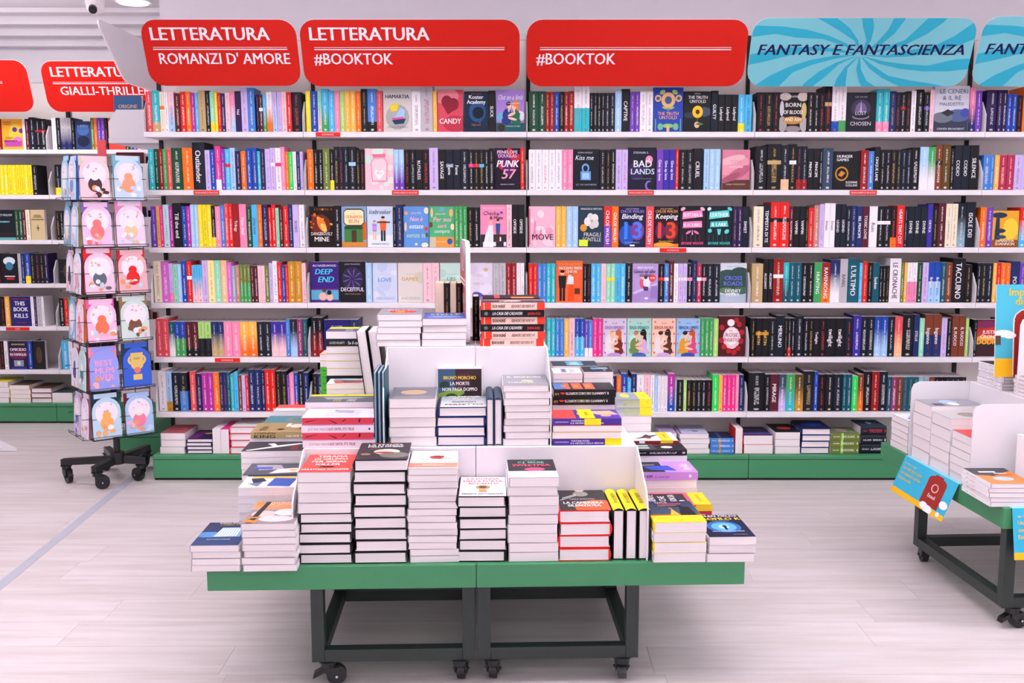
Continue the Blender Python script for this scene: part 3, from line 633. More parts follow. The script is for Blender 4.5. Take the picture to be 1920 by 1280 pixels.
 butch=('1c1620', [('p', [(.1, .68), (.9, .74), (.86, .9), (.12, .86)], 'ec88b8'), ('t', 'BUTCHER &', .5, .74, .09, .7, 'fbe4f0', 'B'), ('p', [(.12, .46), (.88, .48), (.86, .64), (.14, .62)], 'e474ac'), ('t', 'BLACKBIRD', .5, .5, .09, .7, 'fbe4f0', 'B'), ('e', .12, .93, .1, .04, 'f4b0d0', 30), ('e', .88, .93, .1, .04, 'f4b0d0', -30), ('e', .35, .36, .12, .03, 'e474ac', 30), ('e', .65, .36, .12, .03, 'e474ac', -30), ('p', [(.47, .3), (.53, .3), (.5, .44)], 'f4b0d0')] + [('r', .1 + i * .17, .15, .12 + i * .17, .3, '6c3c58') for i in range(5)] + [('t', 'BRYNNE WEAVER', .5, .06, .07, .86, 'e4508c', 'bi')], 'black with pink hand lettering'),
 leath=('141c24', [('p', [(.1, .68), (.9, .74), (.86, .9), (.12, .86)], '58d0cc'), ('t', 'LEATHER', .5, .74, .1, .7, 'e4fbfa', 'B'), ('p', [(.14, .48), (.86, .5), (.82, .64), (.16, .62)], '44bcb8'), ('t', '& LARK', .5, .51, .09, .6, 'e4fbfa', 'B'), ('e', .1, .93, .08, .04, 'd0f4f0', 30), ('e', .9, .93, .1, .04, '58d0cc', -30), ('e', .14, .4, .08, .05, '58d0cc'), ('e', .8, .38, .1, .05, '58d0cc', 40), ('p', [(.46, .3), (.54, .3), (.58, .44), (.42, .44)], '58d0cc')] + [('r', .1 + i * .17, .15, .12 + i * .17, .3, '24585c') for i in range(5)] + [('t', 'BRYNNE WEAVER', .5, .06, .07, .86, '44c4c0', 'bi')], 'black with turquoise hand lettering'),
 orange=('ec6434', figure(.24, .03, .78, '1c1a20', '1c1a20', '1c1410', .15) + [('p', [(.45, .03), (.68, .03), (.66, .45), (.5, .45)], 'e84c14'), ('p', [(.4, .44), (.66, .44), (.66, .62), (.46, .66)], 'ece6e4'), ('e', .54, .68, .06, .045, skin), ('e', .56, .71, .07, .035, '8a4c28'), ('r', .7, .2, .9, .34, '6a3018'), ('t', 'EVELYN CALDAR', .5, .9, .06, .8, 'e8a850', 'b'), ('t', 'FACCIAMO FINTA', .54, .8, .07, .86, 'f8ecdc', 'b'), ('t', 'CHE MI', .58, .71, .07, .4, 'f8ecdc', 'b')], 'orange with a man in a suit and a woman'),
 gioco=('b398d0', [('r', 0, 0, 1, .3, 'a488c4'), ('p', [(.0, .26), (.95, .5), (.98, .46), (.05, .2)], 'd0bce0'), ('r', .72, .1, .98, .42, '9478b8')] + [('e', .42, .5, .14, .15, 'd85878'), ('e', .56, .52, .14, .15, 'e8e0ec'), ('e', .4, .64, .07, .05, 'e8c090'), ('e', .52, .65, .07, .05, '3c3c78'), ('p', [(.45, .3), (.62, .3), (.62, .4), (.42, .42)], '4c3468'), ('e', .55, .1, .08, .03, 'f0ecf4'), ('e', .78, .63, .14, .1, 'e04840'), ('t', '9,90', .78, .61, .05, .2, 'fbeeee', 'b'), ('t', 'BEKKY RACHLIN', .5, .88, .05, .6, 'f4eef8', 'b'), ('t', 'Gioco ad alto', .46, .76, .1, .84, '44204c', 'bi'), ('t', 'rischio', .5, .66, .1, .44, '44204c', 'bi')], 'lilac with a couple and a red price sticker'),
 cross=('d0d8e4', [('e', .3, .7, .4, .14, '35504c'), ('e', .75, .72, .4, .18, '2c4844'), ('r', 0, .3, 1, .6, '2f4a40'), ('e', .25, .3, .3, .08, '5a7c5c'), ('e', .8, .3, .3, .1, '3c6450'), ('r', 0, 0, 1, .2, 'aab8c8'), ('t', 'il nuovo romanzo', .5, .9, .035, .5, '7888a0'), ('t', 'CROSS', .5, .57, .11, .84, '6c70dc', 'B'), ('t', 'ROADS', .5, .43, .11, .84, '6c70dc', 'B'), ('t', 'DEVNEY', .5, .25, .09, .6, 'f0f2f4', 'b'), ('t', 'PERRY', .5, .15, .09, .5, 'f0f2f4', 'b')], 'misty forest with violet capitals'),
 rimorso=series('d8c8e2', 'SENZA RIMORSO', 'e8e0e4', '7a2820', 'e8c070', 'c86430', ('e4dcec', 'b898cc', '8c5cac', '9c74b4')) + ('lilac with an embracing couple',),
 speranza=series('a8d8cc', 'SENZA SPERANZA', '708c48', 'd4a8dc', 'c07848', '1c1418', ('bce4da', '3c64a4', '2c7c74', 'e89aa0')) + ('mint with an embracing couple',),
 paura=series('f4c4b0', 'SENZA PAURA', 'e8dce0', '5c3024', '3c2018', '2c1c18', ('f8d4c4', 'c8a4d8', 'b04840', 'd85848')) + ('peach with an embracing couple',),
 limiti=series('94bce8', 'SENZA LIMITI', 'dc9c28', 'd44878', '2c1c18', 'c8502c', ('a8ccf0', '2c4c94', '1c3c7c', 'e07050')) + ('sky blue with an embracing couple',),
 rose=('4c1418', [('e', .5, .46, .34, .28, 'e4c4cc'), ('e', .5, .5, .26, .22, 'f2e2e6')] + [('e', x, y, .1, .07, 'b01c28') for x, y in ((.4, .86), (.66, .9), (.78, .8), (.12, .72), (.88, .6), (.22, .24), (.4, .14), (.6, .1), (.75, .2), (.86, .38), (.1, .4))] + [('e', .46, .84, .14, .09, 'f2eaec'), ('t', 'THE', .46, .62, .04, .2, 'a04048'), ('t', 'ROSE', .5, .49, .1, .46, '8c1c28'), ('t', 'SENSATION', .5, .37, .09, .8, '8c1c28')], 'dark red with roses round a white medallion'),
 ash=('1c1a20', [('e', .2, .9, .22, .1, 'c8bcb4'), ('e', .85, .9, .2, .12, 'd0c4b8'), ('e', .12, .2, .16, .2, 'a49c98'), ('e', .9, .2, .14, .2, 'b0a8a4'), ('e', .5, .3, .38, .1, 'c08c40'), ('e', .9, .55, .1, .2, 'ccb470'), ('e', .08, .6, .08, .2, 'c4c0c4'), ('e', .5, .08, .3, .08, '8c8488'), ('t', 'JENNIFER L.', .5, .88, .05, .6, 'e4dcd8'), ('t', 'BORN', .5, .64, .11, .6, 'ece6e2', 'b'), ('t', 'OF BLOOD', .5, .46, .1, .7, 'ece6e2', 'b'), ('t', 'AND ASH', .5, .28, .09, .6, 'ece6e2', 'b')], 'black with a white and gold ornate border'),
 lost=('1a1c26', [('e', .5, .6, .34, .24, '3c3450'), ('e', .5, .56, .2, .2, '6c5c84'), ('p', [(.46, .46), (.54, .46), (.5, .82)], 'b8a4cc'), ('e', .5, .4, .3, .08, '8c7c9c'), ('e', .5, .43, .28, .08, '1a1c26'), ('t', 'LEE ASHER', .5, .87, .05, .6, '9890a8'), ('t', 'LOST', .5, .44, .09, .72, 'd8d4e4'), ('t', 'CHOSEN', .5, .17, .1, .9, 'd8d4e4')], 'black with a ghostly violet sword and crescent'),
 ceneri=('c8cad8', [('r', 0, 0, 1, .3, '343a4c'), ('e', .7, .36, .35, .14, '50608c'), ('e', .25, .32, .3, .12, '6c7480'), ('e', .9, .42, .14, .1, '3c4c9c'), ('p', [(.2, .42), (.4, .5), (.6, .42), (.4, .34)], '2c3038'), ('t', 'LE CENERI', .55, .84, .1, .8, '4c5068'), ('t', '& IL RE', .5, .7, .1, .54, '4c5068'), ('t', 'MALEDETTO', .5, .58, .07, .86, '4c5068'), ('t', 'CARISSA BROADBENT', .5, .05, .045, .84, 'd4d8e4')], 'silver grey with dark ruins'),
 hunger=('15161a', [('e', .32, .42, .25, .19, 'c8872c'), ('e', .32, .42, .2, .15, '15161a'), ('p', [(.18, .38), (.3, .5), (.46, .44), (.32, .34)], 'c8872c'), ('t', 'HUNGER', .42, .84, .075, .76, 'e8e6e8', 'B'), ('t', 'GAMES', .34, .75, .075, .62, 'e8e6e8', 'B'), ('t', 'SUZANNE', .7, .17, .06, .44, 'e8e6e8', 'b'), ('t', 'COLLINS', .7, .09, .06, .44, 'e8e6e8', 'b')], 'black with a plain gold ring emblem'),
 yellowt=('e8a42c', [('e', .7, .5, .3, .3, 'f4cc3c'), ('p', [(.08, .1), (.3, .1), (.26, .8), (.12, .8)], '24344c'), ('e', .25, .88, .3, .08, '24344c'), ('e', .3, .45, .22, .06, '24344c'), ('e', .35, .28, .2, .05, '2c5068'), ('r', 0, 0, 1, .2, '8c4c14'), ('t', 'SAMANTHA', .5, .14, .07, .8, 'f4ecd8', 'b'), ('t', 'SHANNON', .5, .05, .08, .8, 'f4ecd8', 'b')], 'golden yellow with a dark tree tower'),
 dodici=('3c2024', [('g', 0, .35, 1, 1, '5c1830', 'e84c20'), ('e', .35, .88, .5, .1, '7c2c58'), ('e', .7, .7, .5, .1, 'c83028'), ('e', .4, .5, .5, .06, 'f0a030'), ('t', 'JUSTIN', .5, .62, .1, .7, 'f2eeea', 'b'), ('t', 'CRONIN', .5, .49, .1, .76, 'f2eeea', 'b'), ('t', 'DODICI', .45, .33, .14, .9, 'd4dc4c', 'b')], 'fiery sunset sky with white capitals'),
 yface=('f0a830', [('e', .65, .55, .32, .3, 'e8c040'), ('r', .1, .1, .95, .32, 'b4489c'), ('e', .62, .66, .12, .08, '5c3484'), ('e', .92, .62, .1, .08, '5c3484'), ('e', .75, .35, .2, .08, 'd070b0'), ('t', 'HENNING', .28, .88, .05, .36, '6c2c20'), ('t', 'MANKELL', .28, .81, .05, .36, '6c2c20'), ('t', 'COLPO', .34, .36, .06, .4, '6c2c20', 'b'), ('t', 'DELLA NEVE', .42, .26, .06, .7, '6c2c20', 'b')], 'yellow with a purple printed face'),
 bface=('2c4474', [('e', .5, .3, .4, .2, '1c2440'), ('e', .5, .7, .4, .2, '4468a4'), ('t', 'IL BOSCO', .5, .8, .08, .7, 'a8bcdc')], 'blue with dark trees'),
 rface=('d8483c', [('e', .5, .45, .28, .2, 'e88c70'), ('e', .5, .4, .2, .12, 'f0c8a8'), ('e', .5, .36, .06, .06, '2c1c1c'), ('t', 'SILENZIO', .5, .82, .07, .7, 'f4dcd0')], 'red with a pale round shape'),
 dface=('161c24', [('e', .4, .6, .3, .02, '48b0c0'), ('r', 0, .0, 1, .08, '5ca8ac'), ('t', 'LACY HOLLOW', .45, .8, .07, .8, 'd8e0e4', 'b'), ('t', 'la soluzione', .45, .6, .05, .7, 'a8c8d0')] + [('r', .05 + i * .1, .1, .09 + i * .1, .25, '3c2c24') for i in range(9)], 'black with a teal horizon'),
 cface=('cdb98c', [('r', .05, .66, .95, .7, '7c6840'), ('r', .48, .3, .53, .5, '3c3020'), ('r', .38, .38, .62, .41, '3c3020'), ('e', .5, .8, .3, .05, '9c8858'), ('t', 'LA CHIAVE', .5, .73, .05, .7, '5c4c2c')], 'parchment beige with a small dagger'),
 iceb=('14161c', [('e', .5, .75, .35, .14, 'd8e8ec'), ('e', .5, .58, .22, .14, '3c7ca0'), ('r', .2, .22, .8, .25, 'e8e8e8'), ('r', .3, .12, .75, .19, 'c02828')], 'black with an iceberg shape'),
 bookk=('28246c', [('t', 'MARCO CASTELLI', .5, .9, .05, .8, 'c84050'), ('t', 'THIS', .45, .7, .15, .5, 'ecebf4', 'B'), ('t', 'BOOK', .5, .5, .15, .7, 'ecebf4', 'B'), ('t', 'KILLS', .5, .28, .15, .74, 'ecebf4', 'B'), ('t', 'nuova edizione', .5, .1, .04, .6, 'c84050')], 'indigo reading THIS BOOK KILLS'),
 horror=('241c44', [('e', .5, .55, .5, .2, '6c1c4c'), ('r', .25, .1, .75, .32, '8c94b4'), ('r', .42, .14, .58, .28, 'd4d8a4'), ('r', .1, 0, .9, .06, '3c3ca0'), ('t', 'SIMON FRANZ', .5, .86, .06, .7, 'e8d840', 'b'), ('t', 'OMICIDIO', .5, .66, .1, .84, 'eceaf0', 'B'), ('t', 'IN FAMIGLIA', .5, .48, .1, .84, 'eceaf0', 'B')], 'dark purple with white capitals and a lit window'),
 dkface=('1c1c20', [('e', .5, .5, .25, .3, '4c3c2c'), ('e', .5, .35, .05, .1, '7c1c1c')], 'nearly black with a dim figure'),
)
# ------------------------------------------------------------------ what stands on each shelf, read left to right
# colour code, width in picture pixels, +/- height, h = hardcover, /~=^xx second colour, "spine lettering", *repeat; @name = face out; _n = gap
DATA = [
 (0, 0, 73, 'co12 tq15+2/tn cr9=or wh8 lp12~lb mr12-3 rd11 or10 ma8-2 sk7-2 tn14+2 bk9+2 mg9/yl yl6-1 rd7-2 nv8-3 lp10-2 pk10~lb dp12+1"Nel" li13+7 mb14+7 _3 dp5-5 mr8-5=wh sk7-5~gn wh12~or li9~lb li9 lp10 rd10-1 nk20-1h'),
 (0, 1, 75, 'tq11 dg9 dr8 gn8 co9 dg21+2 or20+2 nk24+12h"Outlander" li10-2 bl10-1 hp11+5/wh pu8 sk10=rd lb10+2 dp11-4 or10-4 bl11+2*2 tq6-4 dp9 li10 li10+2=wh wh11+2=hp pk8+4 or7-5 gg8-5 wh7-5 nv7-5 li6-5'),
 (0, 2, 76, 'pu11 am7 hp7 pt12+3 ma8 bk18+6"Till the end" bl10 ma8 lb8+3*2 yl9+3*3 bk8+1/yl pk11 mb8+2 co8+5 rd9+5"LOTO" dr13+4"Trilogy" pk15+4"Hate mail" dg11 sk12+3"indian lover" or9+3 dp13+3 rd6-2 rd9+3 mg7-3 mr8 rd11 nv9+3 li13+3"XOXO" wh11+3'),
 (0, 3, 70, 'cr15+7 oc15+6 li8+3/pk mg8+2 lb8+2 bl10+8 rd10+7=wh sk10~lp*2 li11+9 py13+9 mg12+9 po12+9 oc9+5 gb7-1 ro8 ol7^gn*3 mr7-1*2 lp7-1*2 ol8-1 li7+4 wh9+8 rd8+5 bl7 rd6 gd13+7*2 lp8+4'),
 (0, 4, 66, 'co12+6*2 te11~wh bl10^gn*2 mr12/bk*2 lg12^bk*2 nv12~tn*2 pk15*2 am16~or*2 nk13*2 iv14~lp*2 mb8+5 nk13~lb+5 pl10+5 te9+5'),
 (0, 5, 74, 'wh15+2 lb11+2/gd nk15 nk15^mb _5 co11+2 dp12-2 ma11*2 or12 nv7+1*2 te7+1 tq7-3 sk8+1 br7-5 li7-5 rd6-5 nv12+6*2 dp8+5 rd10+6*2 bk11+3*2 pu5-5 pk9-1 bl8/rd bk10+3 nv10'),
 (1, 0, 74, 'yl9 bl13 mg7~lp sk13+4~gn sk11 pk10 lg9 am10*2 or10 nk12+4 mb17+4/bk co11 @hamartia54+4 wh17 gy22+14 am8 @candy48+3 _1 @koster46 bk13+1"SLICK" @limb54+3'),
 (1, 1, 74, 'or12 bk9 bk9 ol13+2 bk8/yl nk9+5*2 nk10+5 bk14+5=lb bk8*2 @pinkjar56+2 lb10~pu*2 bk11 bk11 bk13"RUTHLESS" bk13 li17+3 bk15"SAVAGE" nk14=gb"Fame" nk14"Fame" nk15+1 bk10=hp bk10=rd bk10=sk bk9 bk10+2 @punk5750+3 rd8+3'),
 (1, 2, 76, '@mine48 bk13+1 @cinnamon49 @ice50 bk6-2 nv13+3 @nonblue49 @pernoi49 gn8*3 bk12-2*2 @mate51+3 lp10+3 bk12+3"OFFSIDE" bk12+3"OFFSIDE"'),
 (1, 3, 74, '@deepend54+2 @deceit52+3 lb12 @love48 @games49 lp17 lp14 @lies46 _8 @pride48 gy12 gy13 dr10"Ruby" dr10"Ruby" wh7 wh8'),
 (1, 4, 70, 'bk11~dr+4*2 @purpleb52 nv15'),
 (1, 5, 72, 'bk9 nv10 dr11'),
 (2, 0, 73, 'dg18+1 dg12+1 dr8*2 bl9 bk9 dr8 dr10+1 wh14^tq+11*2 bk7-2*4 nk9-2*2 lb12+2 bk15+5"CAPTIVE" pu9*2 wh12+1*2 @sunfl55+8 @truth50+1 nk13+2"GUILTY" bk12-5"Ladyred"*3 sk12-5/yl sk13-5'),
 (2, 1, 74, 'wh12*5 pk10*2 @kissme48+1 bk11 bk9 bk9+1 li11*2 @badl52+4 pu12"Give up love" iv11"Give up love"*2 rd6+1 bk14 bk12 bk16+2"CRUEL" _3 lb10+1*3 _3 @wing51'),
 (2, 2, 76, '@move51 am10*2 lb11*2 @flower48+1 rd15^pu"CHLOE WALSH" or13"CHLOE WALSH" @binding51 co15"CHLOE WALSH" @keeping48 @butch50+1 @leath50+1 dp9*2 nk12"SWEET"'),
 (2, 3, 73, 'rd8*2 mb8*2 tq8*2 @orange49+5 bk7*2 sk9*2 lp9 mg8=yl*2 sk9*2 bk12+1 @gioco47 bk10=rd mb8=wh mr9+5"I figli del Re" wh8 li8=wh*2 bk9=pk nv8+6 cm8=wh bk9=pk nk12*2 @cross48+1'),
 (2, 4, 72, '_34 tq8*2 mb8*2 am9 lp11+1 bl9^sk*2 pu7-4/wh mb8-4/wh hp9*2 @rimorso45 @speranza46 @paura45 @limiti45 gn8+1*3 lg9 @rose50+5'),
 (2, 5, 68, '_150 dp12 or9 bl11+4 sk7-5 nv10+4 wh14+2 lp11+2 wh8+2 lb6 wh6*3 ma13~bl+4 gb4-7 bk12-7 lg6-7 bk9-8*4 bk11-8 gg12+2 am7+2 hp8+2*3 pk6+2 nv9+2'),
 (3, 0, 72, 'bk15 bk15 bk12 @ash52 bk12 bk10*2 bk13=tn+12 wh13/bl+11 wh14/gn+16 @lost56 tq12/pk+6*2 nv12+2 nk9 bk10=dr bk9+2 wh9+3 bk15+5h bk11=pu lp8+5 @ceneri66+12 pk11~nv+9 pu11+3'),
 (3, 1, 76, 'bk22h+4 bk25+8=tn nk15/po+6 bk13=wh+8 nk10/dr+4*2 bk11"PRINCIPE"*2 bk6 sl19+1h @hunger50-5 dr14-3 mb10-5 bk11+3"CINQUE LAME" bk10-2*3 nk9-2*3 bk15+2h lb16~wh+3 gn13~wh+3 br12=bk+6 dk15+7 bk7 nk14+6"CODIO"*2 bk16+6"SILENCE"'),
 (3, 2, 76, 'cr18 nk13+3"TEMPESTA DI TE" rd17=bk+8*2 mr8 bk11"VAMPIRI"*2 bk5 rd10-3 ro10+2 li9+4 wh10+6"Dream"*2 nk10+4"LEGEND"*2 nk9 nv10+1 nv11"BEL PRINCIPE" mr12"TOXIC LOVE" wh15"Ruin" bk12=wh*2 bk11/or rd14+2"HEARTS THAT CUT" nk6 nk12"DIVINE"*3 iv10+4"ORTICA" bk9 mr14+6 cr11+5*2 nk15~gb+6 nk17+8"ISOLE DEI"'),
 (3, 3, 75, 'tn20-2 bk9+7"ALLEGIANT"*2 dr18+7=wh tq10~te te11*2 bk11*2 gn14"HUNTING" dr15~or"RAVENSONG" nv17~wh+5 gy14+7"BABEL" te20+8"L\'ULTIMO" sk6 rd9+2 bk9 te12"Sunken" bk6-6*3 wh20+8"LE CRONACHE" ol6+1 am5 wh9^pk*2 dg9"BELLADONNA" li11 bl11+1^lb"Brigant"*2 te9 br11 bk23+8"TACCUINO" bk12-4'),
 (3, 4, 73, 'bk10h bk11"MARTIN"=gd bk12"MARTIN"=gd bk13 nk15+5"MERLINO" bk6 bk6/rd bk7 nk15+4h bk9 bk9 bk11"Twilight" bk11 bk17"twilight" bk17"twilight" nk14 iv14+5 nk12+3*2 bl12~lb+3*2 nk12+3 co14~po+3 bk20+6h nv10+7"STELLE" mg9 br15^nv+7"Inganno"*2 li10 bk9 br12+5"IL FUOCO"*2 lg6'),
 (3, 5, 71, 'bk28+3h bk9"Shadow" mr15"MIRAGE" sl12~li gn16~tq dk14~gd nk18+6 bl7+5 bk13h bk14h nk15h te7 te9 gg10-3 br10~or bk14+5h dr13+5 nk14+5 te7-5 pl9-5 br10-5 te9-5*3 gb9-5*2 br9-5 bk9-5*6'),
 (4, 0, 74, 'dp20+2h dp9+2*2 bl9-5*2 bk11-8 or21+8 or12 rd12'),
 (4, 1, 64, 'mb13 mb8 am9 cm14*2 li14*2 lb12 bk12 nv12'),
 (4, 2, 74, 'or12 pu12 @yellowt50-6 rd14~sk bk12 nv12 bk12'),
 (4, 3, 74, 'bk8 nk11*2 am7 rd8 or9*2 nv17+3"POX" pu12 bk12*3'),
 (4, 4, 70, 'bk7 @dodici50 bk12 nv12*2'),
]
DATA2 = [  # shelving further back: bay, row, default height, start x, tokens
 (0, 0, 56, -60, 'bk10 dr9 nv10 bk9 gy8 bk9 dr8 @yface40 wh5 mr7 nk11+3 bk10=dr*2'), (1, 0, 58, 99, 'wh8 bk8 gy10~nv*2 bk6 @bface30-6 ol6 or6 pu7*2 bk5 @rface32 dg7-4 te7-4 pu8-4 lp8-4 bk9'),
 (0, 1, 55, -60, 'bk9*6 yl7.5*9 bk10'), (1, 1, 56, 105, 'bk11/yl*2 bk9 nk8 bk8 bk9'),
 (0, 2, 56, -60, 'nv9 bk9*3 dg9 bk9 @dface36 dg7*2 mr6 cr8 @cface27'), (1, 2, 54, 107, 'bk7*8'),
 (0, 3, 56, -60, 'bk9*6 mr8 @iceb34 gy6 nv7 bl10/yl+1 nk9*2 bk8 dp8'), (1, 3, 50, 110, '@dkface34-4 bk9 nv9'),
 (0, 4, 56, -60, 'bk9*8 am9 @bookk40 wh6 dp5 gy9 wh5'), (1, 4, 53, 113, 'bk9 rd8 gn7 cr6 bk8 _40 bk9*3'),
 (0, 5, 54, -60, 'br9*7 bk8 wh7 @horror38 bl8 @dkface24'), (1, 5, 55, 115, 'sk13 wh8 bk9 yl7 tq9 bk9 bk8*3'),
]
ORD = ['', 'first', '2nd', '3rd'] + ['%dth' % i for i in range(4, 70)]
ROWN = ['top', 'second', 'third', 'fourth', 'fifth', 'sixth']
BAYN = ['romance bay', 'two-title bay', 'hashtag-only bay', 'fantasy bay', 'cut-off fantasy bay', 'cut-off thriller bay', 'thriller bay']
import re
TOK = re.compile(r'@([a-z]+?(?:57)?)(\d\d)([+-]\d+)?|_(\d+)|([a-z]{2})([\d.]+)((?:[+-]\d+|h|[/~=^][a-z]{2}|"[^"]*"|\*\d+)*)')
def parse(s):
    out = []
    for m in TOK.finditer(s):
        if m.group(1): out.append(dict(k='f', pic=m.group(1), w=float(m.group(2)), dh=int(m.group(3) or 0)))
        elif m.group(4): out.append(dict(k='g', w=float(m.group(4))))
        else:
            d = dict(k='s', c=m.group(5), w=float(m.group(6)), dh=0, hard=False, ex='', tx='')
            n = 1
            for q in re.finditer(r'[+-]\d+|h|[/~=^][a-z]{2}|"[^"]*"|\*\d+', m.group(7)):
                q = q.group(0)
                if q[0] in '+-': d['dh'] = int(q)
                elif q == 'h': d['hard'] = True
                elif q[0] == '"': d['tx'] = q[1:-1]
                elif q[0] == '*': n = int(q[1:])
                else: d['ex'] = q
            for i in range(n): out.append(dict(d, rep=n))
    return out
BOOKS = []
def layout(bay, row, hpx, toks, X0, X1, kk, ys, z, fit=True, lean=0.0, hk=None):
    tot = sum(t['w'] for t in toks)
    k_ = (X1 - X0) / tot if fit else kk
    x = X0; n = 0
    for i, t in enumerate(toks):
        wd = t['w'] * k_
        if t['k'] != 'g':
            n += 1; hh = (hpx + t['dh']) * (hk or kk)
            BOOKS.append(dict(t, bay=bay, row=row, x=x, W=wd, H=hh, z=z, ys=ys, n=n, nx=None, lean=lean))
        x += wd
KM = hit(1000, 464, YS)[0] - hit(999, 464, YS)[0]
LEANS = [-1.3, -0.6, 0, 0.0, 0.4]
for bay, row, hpx, s in DATA:
    toks = parse(s)
    X0, X1 = JX[bay] + 0.010, JX[bay + 1] - 0.010
    if bay == 3 or bay == 4: X0 += 0.004
    fit = not ((bay, row) in ((1, 4), (1, 5)) or bay == 4)
    layout(bay, row, hpx, toks, X0, X1, KM, YS, ZR[row], fit, LEANS[bay])
K2 = hit(1000, 464, 6.5)[0] - hit(999, 464, 6.5)[0]
for b, row, hpx, x0, s in DATA2:
    layout(5 + b, row, hpx, parse(s), max(hit(x0, [280, 366, 450, 531, 611, 695][row], 6.5)[0], FX[b] + .01), 0, K2, 6.5, ZR[row], False, -1.0)
NB = {}
for b in BOOKS: NB[(b['bay'], b['row'], b['n'])] = b

def area_px(b): return b['W'] * b['H'] / (b['ys'] / 5.1) ** 2
spines = sorted([b for b in BOOKS if b['k'] == 's' and not b['hard']], key=lambda b: -area_px(b))
for b in BOOKS: b['single'] = b['k'] == 'f' or b['hard']
for b in spines[:298]: b['single'] = True
print('spines', len(spines), 'hard', sum(b['k'] == 's' and b['hard'] for b in BOOKS), 'faces', sum(b['k'] == 'f' for b in BOOKS))
rest = MB(('cover', 'pages'))
EX = {'/': 'with %s foot', '~': 'fading to %s', '=': 'with %s band', '^': 'half %s'}
for b in BOOKS:
    ex = b.get('ex', '')
    b['look'] = '' if b['k'] == 'f' else NAMES[b['c']] + ((' ' + EX[ex[0]] % NAMES[ex[1:]]) if ex else '')
def place(b):
    rnd = random.Random(int(b['x'] * 9973) + b['row'])
    if b['k'] == 'f':
        bg, items, desc = ART[b['pic']]
        th = 0.028; w_ = b['W'] - 0.003; h_ = b['H']
        yy = b['ys'] + 0.006 + rnd.random() * 0.004
        m = axes((1, 0, 0), (0, 0.03, 1), (0, -1, 0.03), (b['x'] + 0.0015, yy + th, b['z'] + .0005)) 
        m = axes((1, 0, 0), (0, 0, 1), (0, -1, 0), (b['x'] + 0.0015, yy + th, b['z'] + .0005))
        o = make_book('display_paperback', m, w_, h_, th, False, bg if len(bg) == 6 else bg)
        A = Art((0.001, 0.001, th), (w_ - .002, 0, 0), (0, h_ - .002, 0)); A.draw(items); A.obj('cover_print', o)
        tag(o, 'face-out paperback, %s, %s shelf, %s' % (desc, ROWN[b['row']], BAYN[b['bay']]), 'book', 'books shown face out on the shelves')
        return
    t = b['W'] - 0.0008
    w_ = 0.135 + rnd.random() * 0.006 + (0.02 if b['H'] > 0.215 else 0)
    if b['row'] >= 4 and b['bay'] < 5: w_ = min(w_ + .02, .168)
    ys = b['ys'] + rnd.random() * 0.003
    m = axes((0, 1, 0), (0, 0, 1), (1, 0, 0), (b['x'] + 0.0004, ys, b['z'] + 0.0005))
    if b['lean']:
        s_ = math.tan(R(b['lean'])); L = Matrix.Rotation(R(b['lean']) * (0.6 + 0.0 * rnd.random()), 4, Vector((0, 1, 0)))
        m = Matrix.Translation(m.translation) @ L @ Matrix.Translation(-m.translation) @ m
        m.translation.z += 0.0004 + abs(math.sin(R(b['lean']) * .6)) * t * (1 if b['lean'] > 0 else 0)
    if not b['single']:
        SEED[0] += 1
        rest.X = m
        cover_geo(rest, w_, b['H'], t, False, parse_rows(b['c'], b['ex']), '000000' if 0 else ink_for(b['c'], rnd), SEED[0] % 400 + 1)
        e_ = 0.0009; rest.box(0.002 + e_, w_ - .0004, .0004, b['H'] - .0004, e_, t - e_, 'ffffff', 1)
        return
    nm = 'hardcover' if b['hard'] else 'paperback'
    mute = None
    if b['tx']: mute = C(b['c'])
    o = make_book(nm, m, w_, b['H'], t, b['hard'], b['c'], b['ex'], ink=mute)
    if b['tx']:
        # lettering down the spine: reads head to tail
        xs = -0.0031 if b['hard'] else -0.0001
        A = Art((xs, b['H'] * .93, 0), (0, -b['H'] * .88, 0), (0, 0, t), n=(-1, 0, 0))
        col = 'f0ecf0' if b['c'] not in LIGHT else '4c4458'
        if b['ex'] == '=gd' or b['c'] in ('dk',): col = 'e0b860'
        if b['tx'] in ('CAPTIVE', 'SLICK', 'CRUEL', 'ORTICA', 'BABEL') and 0: pass
        A.draw([('t', b['tx'], .5, .26, .46, .92 if len(b['tx']) > 6 else .7, col, 'b')]); A.obj('spine_title', o)
    lk = b['look']; thick = 'thick ' if b['W'] > .040 else ('slim ' if b['W'] < .021 else '')
    tail = '%s shelf, %s' % (ROWN[b['row']], BAYN[b['bay']])
    b['cand'] = ['%s%s spine, %s' % (thick, lk + ' ' + ('hardcover' if b['hard'] else 'paperback'), tail),
                 '%s%s %s, %s from left, %s' % (thick, lk, 'hardcover' if b['hard'] else 'paperback', ORD[b['n']], tail)]
    b['obj'] = o
for b in BOOKS: place(b)
from collections import Counter
cnt = Counter(b['cand'][0] for b in BOOKS if 'cand' in b)
for b in BOOKS:
    if 'cand' in b:
        g = 'books standing spine out on the %s shelf' % ROWN[b['row']]
        tag(b['obj'], b['cand'][0] if cnt[b['cand'][0]] == 1 and b['bay'] < 5 and b['look'].count(' ') else b['cand'][1], 'book', g)
rest.X = None
tag(rest.obj('shelved_books'), 'the slimmer paperbacks standing spine out between the others on all shelves', 'books', kind='stuff')
